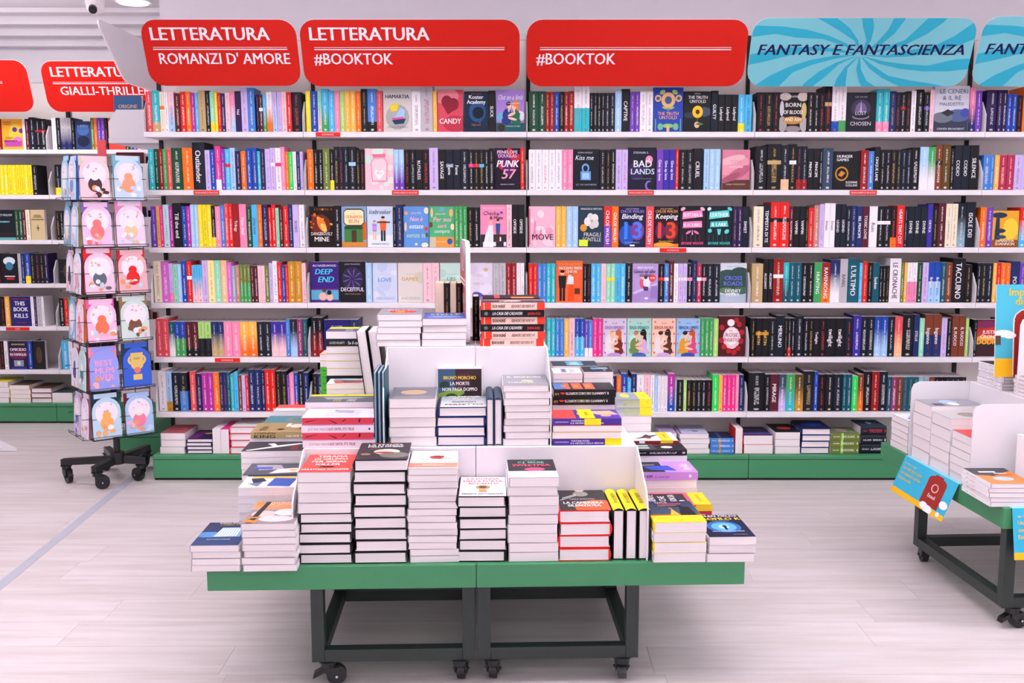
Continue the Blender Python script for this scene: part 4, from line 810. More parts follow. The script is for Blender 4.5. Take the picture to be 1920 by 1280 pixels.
# ------------------------------------------------------------------ stepped display tables on casters
def caster(parent, fr, lx, ly, zt, ang=0, zf=0.0, brake=False):
    """swivel caster hanging from zt to the floor; positions are in the parent's own axes"""
    r = (zt - zf) * 0.40
    c = empty('caster'); c.parent = parent; c.location = (lx, ly, 0); c.rotation_euler = (0, 0, ang)
    q = MB(('black',)); q.cyl((0, 0, zt - .004), (0, 0, zt), 0.028, 14)
    q.cyl((0, 0, zt - .02), (0, 0, zt - .004), 0.022, 14)
    for s in (-1, 1): q.prism([(-0.012, zt - .018), (0.030, zt - .018), (0.034, r + .004), (0.024, r - .010), (0.014, r - .010), (-0.012, r + .012)], s * .016 - .002, s * .016 + .002, 'y')
    q.cyl((0.022, -.022, r), (0.022, .022, r), 0.0055, 8)
    if brake: q.prism([(-.012, zt - .02), (-.04, zt - .035), (-.045, zt - .05), (-.012, zt - .035)], -.012, .012, 'y')
    q.obj('fork', c)
    q = MB(('rubber' if zf else 'black',)); q.cyl((0.022, -.011, r), (0.022, .011, r), r - .0005, 20); q.obj('wheel', c)
    q = MB(('chrome',)); q.cyl((0.022, -.025, r), (0.022, .025, r), 0.004, 6); q.obj('axle_bolt', c)
    return c
def display_table(F0, mx, my, Wd, D, zt, dz1, dz2, s1x, s1y, s2x, s2y, label, legs_x, plates_y=True, legs_y=None, sym=False, one=True):
    """one unit.  own axes: x from the pyramid's outer side (0) inward to the seam (Wd), y from its outer edge (0) inward (D); mx, my mirror it"""
    e = empty('display_table', F0)
    X = (lambda x: x) if mx > 0 else (lambda x: -x)
    Y = (lambda y: y) if my > 0 else (lambda y: -y)
    def bx(q, x0, x1, y0, y1, z0, z1): q.box(min(X(x0), X(x1)), max(X(x0), X(x1)), min(Y(y0), Y(y1)), max(Y(y0), Y(y1)), z0, z1)
    q = MB(('green',)); bx(q, 0, Wd - .001, 0, D - .001, zt - 0.068, zt); q.obj('platform', e, bevel=0.002)
    la, lb = legs_x; T = 0.036; zb = 0.072
    ya, yb = legs_y or (0.012, D - 0.012); De = D - s1y if sym else D - .0008; De2 = D - s2y if sym else D - .0008
    for x in (la, lb - T):
        for y in (ya, yb - T):
            q = MB(('dgreen',)); bx(q, x, x + T, y, y + T, zb, zt - 0.0685); q.obj('leg', e, bevel=0.001)
            if not one or y == ya: c = caster(e, None, X(x + T / 2 + (.026 if x == la else -.024)), Y(y + T / 2), zb, (R(8) if x == la and y == ya and mx > 0 else R(84)), brake=(x == la and y == ya))
    for y in (ya, yb - T):
        q = MB(('dgreen',)); bx(q, la + T + .0005, lb - T - .0005, y, y + T, zb, zb + T); q.obj('lower_rail', e, bevel=0.001)
        if y != ya:
            q = MB(('dgreen',)); bx(q, la + T + .0005, lb - T - .0005, y, y + T, zt - .0685 - .022, zt - .0685); q.obj('upper_rail', e, bevel=0.001)
    for x in (la, lb - T):
        q = MB(('dgreen',)); bx(q, x, x + T, ya + T + .0005, yb - T - .0005, zb, zb + T); q.obj('lower_rail', e, bevel=0.001)
    q = MB(('white',)); bx(q, s1x, Wd - .0008, s1y, De, zt + .0003, zt + dz1); q.obj('lower_riser', e, bevel=0.002)
    q = MB(('white',)); bx(q, s2x, Wd - .0008, s2y, De2, zt + dz1 + .0003, zt + dz2); q.obj('upper_riser', e, bevel=0.002)
    for sx, sy, z0, h in ((s1x, s1y, zt + .0003, dz1), (s2x, s2y, zt + dz1 + .0003, dz2 - dz1)):
        if plates_y:
            yo = 0.012 if sy == s1y else s1y + .012
            ol = [(Y(sy - .0005), z0), (Y(sy - .0005), z0 + h), (Y(sy - .018), z0 + h), (Y(yo + .03), z0 + h - .085), (Y(yo + .008), z0 + h - .105), (Y(yo), z0 + h - .13), (Y(yo), z0)]
            q = MB(('white',)); q.prism(ol, X(sx), X(sx + .004), 'x'); q.obj('end_plate', e)
        else:
            xo = 0.008 if sx == s1x else s1x + .01
            ol = [(X(sx - .0005), z0), (X(sx - .0005), z0 + h), (X(xo + .03), z0 + h), (X(xo + .008), z0 + h - .010), (X(xo), z0 + h - .03), (X(xo), z0)]
            for yy in ((sy, D - sy) if sym else (sy,)):
                q = MB(('white',)); q.prism(ol, Y(yy), Y(yy + .004), 'y'); q.obj('end_plate', e)
    tag(e, label, 'display table')
    return e
TY = 2.75
x0_ = hit(893, 1080, TY)[0]
TB = Frame(x0_, TY, R(2.0))
xl, xr = TB.loc(388, 1090, 0)[0], TB.loc(1396, 1085, 0)[0]
ZT = TB.loc(893, 1058, 0)[1]
Z2 = TB.loc(883, 838, .235)[1]; Z3 = TB.loc(875, 650, .45)[1]
s1l, s1r = TB.loc(570, 860, .235)[0], TB.loc(1194, 860, .235)[0]
s2l, s2r = TB.loc(727, 655, .45)[0], TB.loc(1026, 655, .45)[0]
fll, frr = TB.loc(584, 1200, 0.012)[0], TB.loc(1197, 1200, .012)[0]
print('TABLE', xl, xr, ZT, Z2, Z3, s1l, s1r, s2l, s2r, fll, frr)
TD = 1.03
def FM(fr, x, y): return fr.mat(x, y, 0)
display_table(FM(TB, xl, 0), 1, 1, -xl, TD / 2, ZT, Z2 - ZT, Z3 - ZT, s1l - xl, .235, s2l - xl, .45, 'left front unit of the green stepped display table in the middle', (fll - xl, -xl - .004))
display_table(FM(TB, xr, 0), -1, 1, xr, TD / 2, ZT, Z2 - ZT, Z3 - ZT, xr - s1r, .235, xr - s2r, .45, 'right front unit of the green stepped display table in the middle', (xr - frr, xr - .004))
display_table(FM(TB, xl, TD), 1, -1, -xl, TD / 2, ZT, Z2 - ZT, Z3 - ZT, s1l - xl, .235, s2l - xl, .30, 'left rear unit of the middle display table, mostly hidden by books', (fll - xl, -xl - .004))
display_table(FM(TB, xr, TD), -1, -1, xr, TD / 2, ZT, Z2 - ZT, Z3 - ZT, xr - s1r, .235, xr - s2r, .30, 'right rear unit of the middle display table, mostly hidden by books', (xr - frr, xr - .004))

# ------------------------------------------------------------------ books lying in stacks
jr = random.Random(21)
def POS(i, n): return 'top book' if i == n - 1 else ('bottom book' if i == 0 else ('%s from top' % ORD[n - i] if n - i > 1 else ''))
def lie(fr, xa, xb, d, z0, z1, specs, ori='std', dep=.21, desc='', group=None, art=None, spine=None, jit=.003, rot=1.0, base_rot=0.0, lab=None):
    """specs, bottom to top: (kind, cover colour, extra[, ori[, spine art]]); one book each"""
    n = len(specs); t = (z1 - z0) / n
    for i, sp in enumerate(specs):
        kind, c = sp[0], sp[1]; ex = sp[2] if len(sp) > 2 else ''
        o_ = sp[3] if len(sp) > 3 and sp[3] else ori; sa = sp[4] if len(sp) > 4 else None
        hard = kind == 'h'
        if o_ == 'spine' and c == 'wh' and not hard and not sa: o_ = 'fore'
        jx, jy, ja = jr.uniform(-jit, jit), jr.uniform(-jit, jit), R(jr.uniform(-rot, rot) + base_rot)
        W_, D_ = xb - xa, dep
        tt = t - .0006
        if o_ == 'std': ax = ((1, 0, 0), (0, 1, 0), (0, 0, 1)); org = (xa, d); w_, h_ = W_, D_
        elif o_ == 'flip': ax = ((-1, 0, 0), (0, -1, 0), (0, 0, 1)); org = (xb, d + D_); w_, h_ = W_, D_
        elif o_ == 'spine': ax = ((0, 1, 0), (-1, 0, 0), (0, 0, 1)); org = (xb, d); w_, h_ = D_, W_
        elif o_ == 'fore': ax = ((0, -1, 0), (1, 0, 0), (0, 0, 1)); org = (xa, d + D_); w_, h_ = D_, W_
        m = fr.mat(0, 0, 0) @ Matrix.Translation((xa + W_ / 2 + jx, d + D_ / 2 + jy, z0 + i * t + .0003)) @ Matrix.Rotation(ja, 4, 'Z') @ Matrix.Translation((-(xa + W_ / 2), -(d + D_ / 2), 0)) @ axes(*ax, (org[0], org[1], 0))
        nm = 'hardcover' if hard else 'stacked_paperback'
        tint = sp[5] if len(sp) > 5 else 'ffffff'
        pos = POS(i, n)
        what = (lab or ('pale-paged ' + ('hardcover' if hard else 'paperback')))
        if n == 1: L = desc
        elif i == n - 1: L = 'top book of stack ' + desc
        else: L = '%s, %s, stack %s' % ('hardcover' if hard else 'paperback', 'lowest' if i == 0 else ORD[n - i] + ' down', desc)
        o = make_book(nm, m, w_, h_, tt, hard, c, ex, ink=C(c) if sa else None, boards='b0a8b0' if (c == 'wh' and not hard) else None, tint=tint, label=L, group=group or 'books stacked on the display table')
        if art and i == n - 1:
            A = Art((0.002 if not hard else 0.006, 0.001, tt), (w_ - .003, 0, 0), (0, h_ - .002, 0)); A.draw(art); A.obj('cover_print', o)
        if sa:
            xs = -0.0032 if hard else -0.0001
            if sa[0] == 'up': A = Art((xs, 0, tt), (0, h_, 0), (0, 0, -tt), n=(-1, 0, 0))
            else: A = Art((xs, h_, 0), (0, -h_, 0), (0, 0, tt), n=(-1, 0, 0))
            A.draw(sa[1:]); A.obj('spine_print', o)
        if o_ == 'fore' and len(sp) > 6 and sp[6]:   # printed fore-edge
            A = Art((w_ - .0004 + .0004, .002, .002), (0, h_ - .004, 0), (0, 0, tt - .004), n=(1, 0, 0)); A.draw(sp[6]); A.obj('edge_print', o)
def st(px0, px1, pyt, d, z0, specs, fr=TB, **k):
    """stack measured in the picture: left/right end and front top edge"""
    xa, z1 = fr.loc(px0, pyt, d); xb = fr.loc(px1, pyt, d)[0]
    lie(fr, xa, xb, d, z0, z1, specs, **k)
P = lambda n, c='wh', ex='': [('p', c, ex)] * n
HC = lambda n, c='bk', ex='': [('h', c, ex, 'flip' if (n - 1 - i) % 2 else 'std') for i in range(n)]
zA = ZT + .0006
A_TEN = [('g', 0, 0, 1, 1, '1c2c48', '28406c'), ('e', .2, .45, .3, .12, '4c80b8'), ('p', [(.3, .35), (.9, .35), (.85, .75), (.4, .75)], '7ca4d0')] + [('p', [(.36 + i * .06, .36), (.4 + i * .06, .36), (.42 + i * .055, .74), (.39 + i * .055, .74)], 'e0e8f0') for i in range(8)] + [('t', 'BARBARA FRANDINO', .55, .92, .05, .6, 'e8e4e4', 'b'), ('t', "L'ORSO CHE", .55, .84, .05, .5, 'd8b850', 'b'), ('t', 'NON VOLEVA DORMIRE', .5, .2, .04, .5, 'c8d4e4')]
st(357, 449, 1022, -.035, zA, P(4), art=A_TEN, desc='with the dark blue cover on the outer front corner')
A_ORA = [('g', 0, 0, 1, 1, 'f08028', 'b4a4a0'), ('r', 0, 0, 1, .64, '8c8084'), ('e', .3, .42, .24, .16, 'c4b8b0'), ('e', .75, .5, .26, .16, 'dcd4ce'), ('e', .6, .2, .34, .14, 'c8c0c4'), ('p', [(.08, 0), (.2, 0), (.3, 1), (.2, 1)], '2c2a30'), ('p', [(0, .05), (.25, .02), (.3, .1), (.05, .16)], 'f08028'), ('p', [(.02, .2), (.28, .24), (.3, .3), (.06, .26)], 'f08028'), ('t', 'MAURIZIO', .55, .91, .06, .5, 'f8e4d0', 'b'), ('t', 'DE GIOVANNI', .6, .83, .06, .6, 'f8e4d0', 'b'), ('t', 'IL PAPPAGALLO MUTO', .6, .75, .045, .64, 'f4d8c0')]
st(452, 553, 982, -.035, zA, P(7), art=A_ORA, desc='with the orange-topped cover, second from the outer corner')
A_TER = [('r', 0, 0, 1, 1, 'e84840')] + [('t', a, .5, y, .1, w_, 'fbe8e4', 'Bw') for a, y, w_ in (('TERAPIA', .84, .6), ('DI GRUPPO', .68, .66), ('PER SERIAL', .52, .7), ('KILLER', .36, .48))] + [('r', .36, .26, .64, .31, '3c2020'), ('t', 'SARATOGA SCHAEFER', .5, .08, .085, .92, 'fbe8e4', 'bw')]
st(557, 657, 886, .02, zA, [('h', 'bk', '', 'flip' if i % 2 else 'std') for i in range(5)] + P(4), art=A_TER, desc='with the red all-capitals cover')
A_STA = [('r', 0, 0, 1, 1, '302c34'), ('e', .55, .45, .26, .16, 'd8c4b4'), ('e', .72, .25, .3, .16, '6c6860'), ('e', .5, .4, .2, .05, 'a03838'), ('e', .15, .3, .1, .06, '8c6a50'), ('e', .3, .6, .12, .05, '5c4840'), ('t', 'SIMON STARR', .5, .9, .05, .6, 'd06050', 'b'), ('t', 'LA STANZA', .5, .79, .09, .7, 'f0ecec', 'B'), ('t', 'DELLE OMBRE', .5, .69, .07, .7, 'f0ecec', 'B')]
st(661, 761, 862, .02, zA, HC(9), art=A_STA, desc='with the dark painted cover beside the red one')
A_LIP = [('r', 0, 0, 1, 1, 'f2ecec'), ('r', 0, .04, 1, .3, 'dc8878'), ('e', .55, .62, .16, .1, 'a83c38', 20), ('e', .6, .66, .12, .03, '7c2020', 20), ('r', .2, .48, .5, .5, '50607c'), ('r', .6, .5, .86, .52, '50607c'), ('t', 'Antonio Manzini', .5, .88, .05, .7, '8c7c80'), ('t', 'Romanzo', .5, .16, .06, .7, 'f8e8e4', 'i')]
st(763, 856, 878, .02, zA, P(14), art=A_LIP, desc='with the white lips cover and salmon band', rot=1.6)
A_DON = [('r', 0, 0, 1, 1, 'ece4f0'), ('t', 'LA DONNA', .5, .85, .09, .7, 'c83c40', 'bw'), ('t', 'DELLA PORTA', .5, .72, .09, .86, 'c83c40', 'bw'), ('t', 'ACCANTO', .5, .59, .09, .66, 'c83c40', 'bw'), ('e', .5, .44, .16, .1, 'b89058'), ('r', .42, .2, .58, .4, 'b89058'), ('e', .5, .44, .09, .06, '4c3c34'), ('t', 'FREIDA MCFADDEN', .5, .07, .06, .86, '3c3c60', 'bw')]
st(859, 950, 930, .02, zA, HC(6), art=A_DON, desc='with the white keyhole cover')
A_SWE = [('r', 0, 0, 1, 1, '28262e'), ('r', 0, 0, 1, .34, 'ece8ec'), ('e', .55, .44, .22, .09, 'd84870'), ('t', 'THRILLER', .5, .92, .03, .5, 'c8c4c8'), ('t', 'C.J. SKUSE', .5, .78, .09, .56, '6cd0a8', 'Bw'), ('t', 'SWEETPEA', .5, .6, .12, .8, 'e8506c', 'Bw'), ('t', 'SWEETPEA', .5, .2, .08, .5, '8c88a0', 'w'), ('t', 'una serie', .5, .08, .05, .3, '8c88a0')]
st(953, 1047, 895, .02, zA, P(9), art=A_SWE, desc='with the black and white cover and pink capitals')
A_CAM = [('r', 0, 0, 1, 1, '2e2c30'), ('e', .8, .1, .5, .4, 'c05830'), ('e', .5, .8, .16, .13, '908880'), ('e', .5, .97, .1, .05, 'c8b4a8'), ('p', [(.1, .6), (.4, .78), (.4, .75), (.1, .57)], 'd8d4d4'), ('p', [(.05, .5), (.4, .72), (.4, .7), (.05, .47)], 'd8d4d4'), ('t', 'MARY WATSON', .5, .5, .06, .5, 'e0c8b8'), ('t', 'LA CAMERIERA', .5, .3, .11, .8, 'f4eeea', 'Bw'), ('t', 'SILENZIOSA', .5, .16, .11, .66, 'f4eeea', 'Bw')]
st(1049, 1146, 957, .02, zA, HC(4, 'rd'), art=A_CAM, desc='with the black and orange cover and red boards')
A_FIG = [('g', 0, .3, 1, 1, '28304c', '3c5468'), ('r', 0, .3, 1, .36, 'b85828'), ('r', 0, 0, 1, .3, 'f0dc2c'), ('p', [(.4, .32), (.6, .32), (.5, .62)], 'e8a838'), ('e', .48, .64, .04, .03, 'c05838'), ('p', [(.6, .32), (.92, .32), (.88, .7), (.68, .72)], '1c1c24'), ('e', .68, .74, .07, .03, '1c1c24'), ('t', 'LUCA', .25, .9, .05, .3, 'e8e4e8', 'lb'), ('t', 'Tradimento', .25, .82, .07, .5, 'd8705c', 'lbi'), ('t', 'opposto', .25, .74, .06, .4, 'd8705c', 'lbi'), ('t', 'un noir feroce e romantico', .5, .16, .05, .8, 'a89018'), ('t', 'da leggere', .5, .06, .05, .5, 'a89018')]
st(1226, 1325, 979, -.008, zA, [('p', 'wh'), ('p', 'yl'), ('p', 'wh'), ('p', 'yl')], art=A_FIG, desc='with two figures above a yellow band')
A_PRO = [('r', 0, 0, 1, 1, '141a38'), ('e', .48, .44, .38, .26, '2c64a8'), ('e', .48, .44, .28, .19, '5ca4dc'), ('e', .48, .44, .12, .09, 'a4d8f4'), ('e', .5, .46, .05, .05, '10141c'), ('r', .47, .3, .53, .44, '10141c'), ('t', 'HELEN FIELDS', .5, .9, .07, .9, 'e8e8f0', 'Bw'), ('t', 'PROFILO K', .5, .74, .12, .96, 'e8c030', 'Bw'), ('t', 'un nuovo caso', .5, .69, .03, .5, 'c8ccd8'), ('t', 'SOLO CHI LEGGE VEDE', .5, .2, .04, .7, 'd8dce8', 'b'), ('t', 'NEWTON COMPTON', .7, .06, .03, .3, 'b8bcc8')]
st(1328, 1417, 1006, -.005, zA, P(3), art=A_PRO, desc='with the dark blue cover and glowing fingerprint, outer right corner')

# three yellow-spined hardcovers standing on their fore-edges
def stand_up(fr, xa, xb, d, z0, w_, h_, c, n_desc, hard=True, ex='', txt=None, grp='books standing spine up on the display table'):
    m = fr.mat(0, 0, 0) @ axes((0, 0, -1), (0, 1, 0), (1, 0, 0), (xa, d, z0 + w_ + .0005))
    o = make_book('hardcover' if hard else 'stacked_paperback', m, w_, h_, xb - xa - .0008, hard, c, ex, ink=C(c), boards='bk' if c == 'yl' else None, label=n_desc, group=grp)
    if txt:
        A = Art((-0.0033, h_, xb - xa), (0, -h_, 0), (0, 0, -(xb - xa)), n=(-1, 0, 0)); A.draw([('t', txt, .5, .3, .42, .6, '5c5010', 'b')]); A.obj('spine_print', o)
for i, (a, b_) in enumerate(((1150, 1171), (1174, 1195), (1198, 1220))):
    xa, zt_ = TB.loc(a, 955, .02); xb = TB.loc(b_, 955, .02)[0]
    stand_up(TB, xa, xb, .02, zA, zt_ - zA, .205, 'yl', 'yellow-spined black hardcover standing beside the white end plate, %s of three' % ['leftmost', 'middle', 'rightmost'][i], txt='FIORE DI VIE')

# ledge behind the left outer corner
A_BW = [('r', 0, 0, 1, 1, 'e8e8ee'), ('r', 0, .6, .2, 1, '20283c'), ('r', .1, .1, .3, .9, 'dcc060'), ('p', [(.25, .5), (.9, .45), (.95, .85), (.3, .9)], '3c58a8'), ('p', [(.3, .1), (.7, .2), (.5, .4), (.25, .3)], '28304c'), ('p', [(.7, .1), (.95, .3), (.6, .35)], '6c7488'), ('r', 0, 0, .12, 1, '1c2440')]
xR_ = s1l - .012
def stx(px0, xb, pyt, d, z0, specs, fr=TB, **k):
    xa, z1 = fr.loc(px0, pyt, d); lie(fr, xa, xb, d, z0, z1, specs, **k)
stx(446, xR_, 914, .19, zA, P(7), ori='fore', dep=.145, art=A_BW, desc='with the blue and white angular cover behind the orange one', jit=.002, rot=.6)
A_GR = [('r', 0, 0, 1, 1, '50505c'), ('p', [(.1, .1), (.6, .2), (.5, .6), (.1, .5)], 'a8a4ac'), ('p', [(.5, .5), (.9, .4), (.8, .9), (.4, .8)], 'dcd8dc'), ('e', .6, .75, .1, .06, 'e0c050'), ('r', .3, .1, .5, .4, '4858b8'), ('t', 'E AGNUS', .2, .9, .05, .3, 'f0f0f0', 'b')]
stx(455, xR_, 890, .34, zA, P(8, 'bk'), ori='fore', dep=.14, art=A_GR, desc='with the grey cut-paper cover in the outer left row', jit=.002, rot=.6)
A_DK = [('r', 0, 0, 1, 1, '38363e'), ('p', [(.25, .85), (.5, .6), (.95, .1), (.9, .05), (.4, .5), (.2, .78)], 'e8e4e8'), ('p', [(.25, .3), (.6, .45), (.55, .5), (.2, .4)], 'e8e4e8'), ('t', 'ROSSO', .7, .7, .1, .4, 'd03c38', 'b'), ('r', .05, .8, .1, .9, 'e8e8e8')]
stx(452, xR_ - .01, 846, .485, zA, P(11), ori='fore', dep=.14, art=A_DK, desc='with the charcoal cover and white streaks', jit=.002, rot=.6)
A_KG = [('r', 0, 0, 1, 1, '9c8458'), ('e', .6, .4, .22, .1, 'd8d0c8'), ('r', .5, .5, .9, .56, 'e4dcd4'), ('e', .2, .6, .1, .05, '3c2c1c'), ('e', .3, .3, .08, .05, '3c2c1c'), ('t', 'STEPHEN', .3, .8, .1, .5, '2c2418')]
stx(469, xR_ + .0, 809, .63, zA, [('p', 'wh')] * 10 + [('h', 'tn', '', 'spine', ('dn', ('r', 0, 0, 1, 1, 'b09868'), ('t', 'STEPHEN', .2, .6, .3, .3, '1c1810', 'bw'), ('t', 'KING', .2, .05, .46, .3, '1c1810', 'Bw'), ('t', 'NEVER FLINCH', .72, .15, .36, .42, 'f4eee4', 'Bw')))], ori='fore', dep=.14, art=A_KG, desc='with the thick golden-brown spine, outer left row', jit=.002, rot=.6)
stx(492, xR_ + .0, 793, .775, zA, P(12), ori='fore', dep=.13, art=[('r', 0, 0, 1, 1, '48808c'), ('e', .5, .5, .3, .18, '8c8468'), ('e', .5, .5, .2, .1, '48808c'), ('t', 'LEI', .8, .8, .14, .2, 'f0f0f0', 'b')], desc='with the teal cover and faint ring, outer left row', jit=.002, rot=.6)
stx(512, xR_ + .03, 770, .905, zA, P(14), ori='fore', dep=.12, art=[('r', 0, 0, 1, 1, 'e4dcd8'), ('r', 0, 0, .55, 1, 'dc5450'), ('e', .8, .6, .12, .1, 'c83c34'), ('t', 'una storia', .28, .6, .1, .4, 'f4e0dc')], desc='with the red and white cover at the far end', jit=.002, rot=.6)

# middle step, left end
z2 = Z2 + .0006
RED_ED = [('r', 0, 0, 1, 1, 'd84458'), ('p', [(.05, .3), (.2, .7), (.22, .8), (.03, .4)], '2c1820'), ('p', [(.35, .8), (.45, .4), (.5, .1), (.47, .1), (.4, .5)], '2c1820'), ('p', [(.6, .8), (.55, .4), (.57, .4), (.62, .8)], '2c1820'), ('p', [(.8, .9), (.79, .3), (.81, .3), (.82, .9)], '2c1820')]
LV = ('dn', ('r', 0, 0, 1, 1, 'e4dcea'), ('t', 'JUSTINE WINTER', .24, .3, .34, .3, '8c8494', 'i'), ('t', "LIV UNTIL IT'S TRUE", .56, .3, .4, .34, '74344c', 'b'), ('e', .94, .5, .012, .16, '3c3440'))
A_LV = [('r', 0, 0, 1, 1, 'e4dcea')] + [('p', [(.2 + i * .18, .3), (.3 + i * .18, .8), (.33 + i * .18, .78), (.24 + i * .18, .28)], 'a888b0') for i in range(4)] + [('t', 'LIV', .3, .4, .3, .3, '8c84a4', 'i')]
st(566, 702, 783, .245, z2, [('h', 'li', '', 'spine', LV), ('h', 'pk', '', 'fore', None, 'ffffff', RED_ED), ('h', 'li', '', 'spine', LV), ('h', 'pk', '', 'fore', None, 'ffffff', RED_ED)], dep=.145, art=A_LV, desc='with red painted edges and lilac spines', jit=.002, rot=.5)
A_YD = [('r', 0, 0, 1, 1, '505862'), ('r', 0, 0, .22, 1, 'f0d828'), ('p', [(.35, .2), (.65, .3), (.6, .7), (.4, .9)], '8c9498'), ('t', 'FRANKIE', .8, .6, .14, .3, 'e8e4e0', 'b'), ('t', 'KILLER', .8, .4, .12, .3, 'd8c040', 'b'), ('t', 'una nuova', .11, .5, .1, .18, '8c7c18')]
st(572, 700, 754, .40, z2, P(6), ori='fore', dep=.14, art=A_YD, desc='with the grey-blue cover and yellow band beside the upright books', jit=.002, rot=.6)
A_BR = [('r', 0, 0, 1, 1, 'd8e4e8'), ('p', [(.1, .1), (.4, .9), (.6, .7), (.3, .1)], '3c8ca8'), ('p', [(.4, .1), (.95, .2), (.9, .8), (.5, .9)], 'c84434'), ('p', [(.5, .3), (.8, .4), (.7, .7)], '28344c')]
st(612, 692, 719, .55, z2, P(8), ori='fore', dep=.10, art=A_BR, desc='with the small blue, white and red cover', jit=.001, rot=.4)
zz = TB.loc(650, 705, .66)[1]
LH = ('dn', ('t', 'LOUISE HEGARTY', .3, .3, .34, .4, 'c8c0b0', 'b'), ('t', 'Se il cane', .76, .25, .44, .34, 'f0ecf0', 'b'))
st(611, 682, 621, .66, zA + Z2 - ZT, P(5, 'wh') + [('p', 'nk', '', 'spine')] + [('p', 'wh')] * 0 + [('p', 'yl')] * 4 + [('p', 'nk', '', 'spine', LH), ('p', 'wh')], ori='fore', dep=.13, art=[('r', 0, 0, 1, 1, '505478'), ('r', 0, 0, .4, 1, 'f0d828'), ('t', 'LOUISE', .7, .5, .2, .4, 'e0dce8')], desc='with the yellow and violet cover, tall one at the back left', jit=.002, rot=.8)
st(600, 634, 664, .80, zA + Z2 - ZT, [('p', 'gn', '', 'spine', ('dn', ('r', 0, 0, 1, 1, '50b83c'), ('t', 'Verde', .3, .3, .3, .4, '184c18', 'b')))] * 7 + [('p', 'po')] * 2, ori='fore', dep=.11, art=[('r', 0, 0, 1, 1, 'e8c0a8')], desc='with grass-green spines below two peach books', jit=.001, rot=.4)
# two tall hardcovers leaning, three thin ones upright
def stand(fr, xa, d, z0, wth, t, hgt, c, label, lean=0.0, hard=True, face='fore', grp='books standing upright on the display table', nm=None, tint='ffffff', ink=None):
    """upright, fore-edge (or spine) towards the viewer"""
    if face == 'fore': ax = ((0, -1, 0), (0, 0, 1), (-1, 0, 0)); org = (xa + t, d + wth)
    else: ax = ((0, 1, 0), (0, 0, 1), (1, 0, 0)); org = (xa, d)
    m = fr.mat(0, 0, 0) @ Matrix.Translation((xa, d, z0 + (abs(math.sin(R(lean))) * t if lean > 0 else 0) + .0005)) @ Matrix.Rotation(R(lean), 4, 'Y') @ Matrix.Translation((-xa, -d, 0)) @ axes(*ax, (org[0], org[1], 0))
    return make_book(nm or ('hardcover' if hard else 'stacked_paperback'), m, wth, hgt, t - .0008, hard, c, label=label, group=grp, tint=tint, ink=ink)
xq = TB.loc(692, 722, .5)[0]; zq = TB.loc(650, 715, .56)[1]
kx = TB.loc(701, 700, .5)[0] - TB.loc(700, 700, .5)[0]
zL = Z2 + .002
for i in range(2):
    stand(TB, TB.loc(688 + i * 22, 736, .5)[0], .545, TB.loc(700, 722, .5)[1] - .002 if 0 else zL, .15, 20 * kx, .315, 'bk', 'tall black-boarded hardcover leaning outward beside the two top stacks, %s of two' % ('left' if i == 0 else 'right'), lean=-7)
for i, a in enumerate((701, 708.5, 716)):
    xa = TB.loc(a, 760, .27)[0]
    stand(TB, xa, .26, z2, .15, TB.loc(a + 6.6, 760, .27)[0] - xa, TB.loc(a, 697, .27)[1] - z2, 'te', 'thin teal-edged hardcover standing upright against the white end plate, %s of three' % ['outermost', 'middle', 'innermost'][i], tint='dcdcf4')

# middle step, front
A_M1 = [('r', 0, 0, 1, 1, '6c6c78'), ('r', .06, .1, .94, .12, 'c8b8a8'), ('r', .06, .88, .94, .9, 'c8b8a8'), ('e', .5, .5, .3, .2, 'b89878')]
st(730, 817, 747, .25, z2, P(5), art=A_M1, desc='with the framed grey cover on the middle step, left')
A_M2 = [('g', 0, 0, 1, 1, '707884', 'dce0e4'), ('t', 'ALAFAIR', .5, .8, .16, .7, 'f4f4f4', 'Bw'), ('t', 'BURKE', .5, .6, .1, .5, 'e8d8c0', 'bw'), ('t', 'DOUGH', .5, .34, .12, .5, '4c5460', 'b'), ('t', 'PERFETTO', .5, .12, .12, .8, '8c4848', 'bw')]
st(820, 911, 763, .25, z2, HC(4, 'nv'), art=A_M2, dep=.205, desc='with the grey fading cover in front of the upright picture book')
# the picture book standing behind it
xa, zt_ = TB.loc(820, 688, .44); xb = TB.loc(904, 690, .44)[0]
zb_ = Z2 + .0006
m = TB.mat(0, 0, 0) @ axes((1, 0, 0), (0, 0, 1), (0, -1, 0), (xa, .446 , zb_))
hgt = zt_ - zb_
o = make_book('display_paperback', m - m + m if 0 else m, xb - xa, hgt, .018, False, 'wh', label='face-out novel with a village picture and yellow-white capitals, standing on middle step', group='books stacked on the display table')
o.matrix_world = TB.mat(0, 0, 0) @ axes((1, 0, 0), (0, 0, 1), (0, -1, 0), (xa, .449, zb_ + .0)) @ Matrix.Identity(4)
A = Art((.002, .001, .018), (xb - xa - .004, 0, 0), (0, hgt - .006, 0))
A.draw([('r', 0, 0, 1, 1, '3c2828'), ('p', [(0, .5), (.4, .7), (.4, 1), (0, 1)], '3c5878'), ('p', [(0, .4), (.6, .62), (.6, .72), (0, .62)], '7c9c40'), ('e', .15, .75, .12, .06, '28403c'), ('e', .6, .8, .24, .14, '4c2c38'), ('e', .85, .6, .25, .3, '2c1c20'),
        ('r', .18, .38, .44, .56, '8c2c28'), ('e', .31, .57, .14, .05, '2c3828'), ('r', .44, .42, .6, .54, '7c3428'), ('p', [(.3, .3), (.7, .4), (.66, .34), (.3, .24)], '28405c'), ('r', .0, 0, 1, .3, '241c20'),
        ('t', 'BRUNO MORCHIO', .5, .84, .055, .74, 'f0cc48', 'bw'), ('t', 'LA MORTE', .5, .75, .055, .44, 'f4f0f0', 'bw'), ('t', 'NON PAGA DOPPIO', .5, .66, .055, .8, 'f4f0f0', 'bw')]); A.obj('cover_print', o)
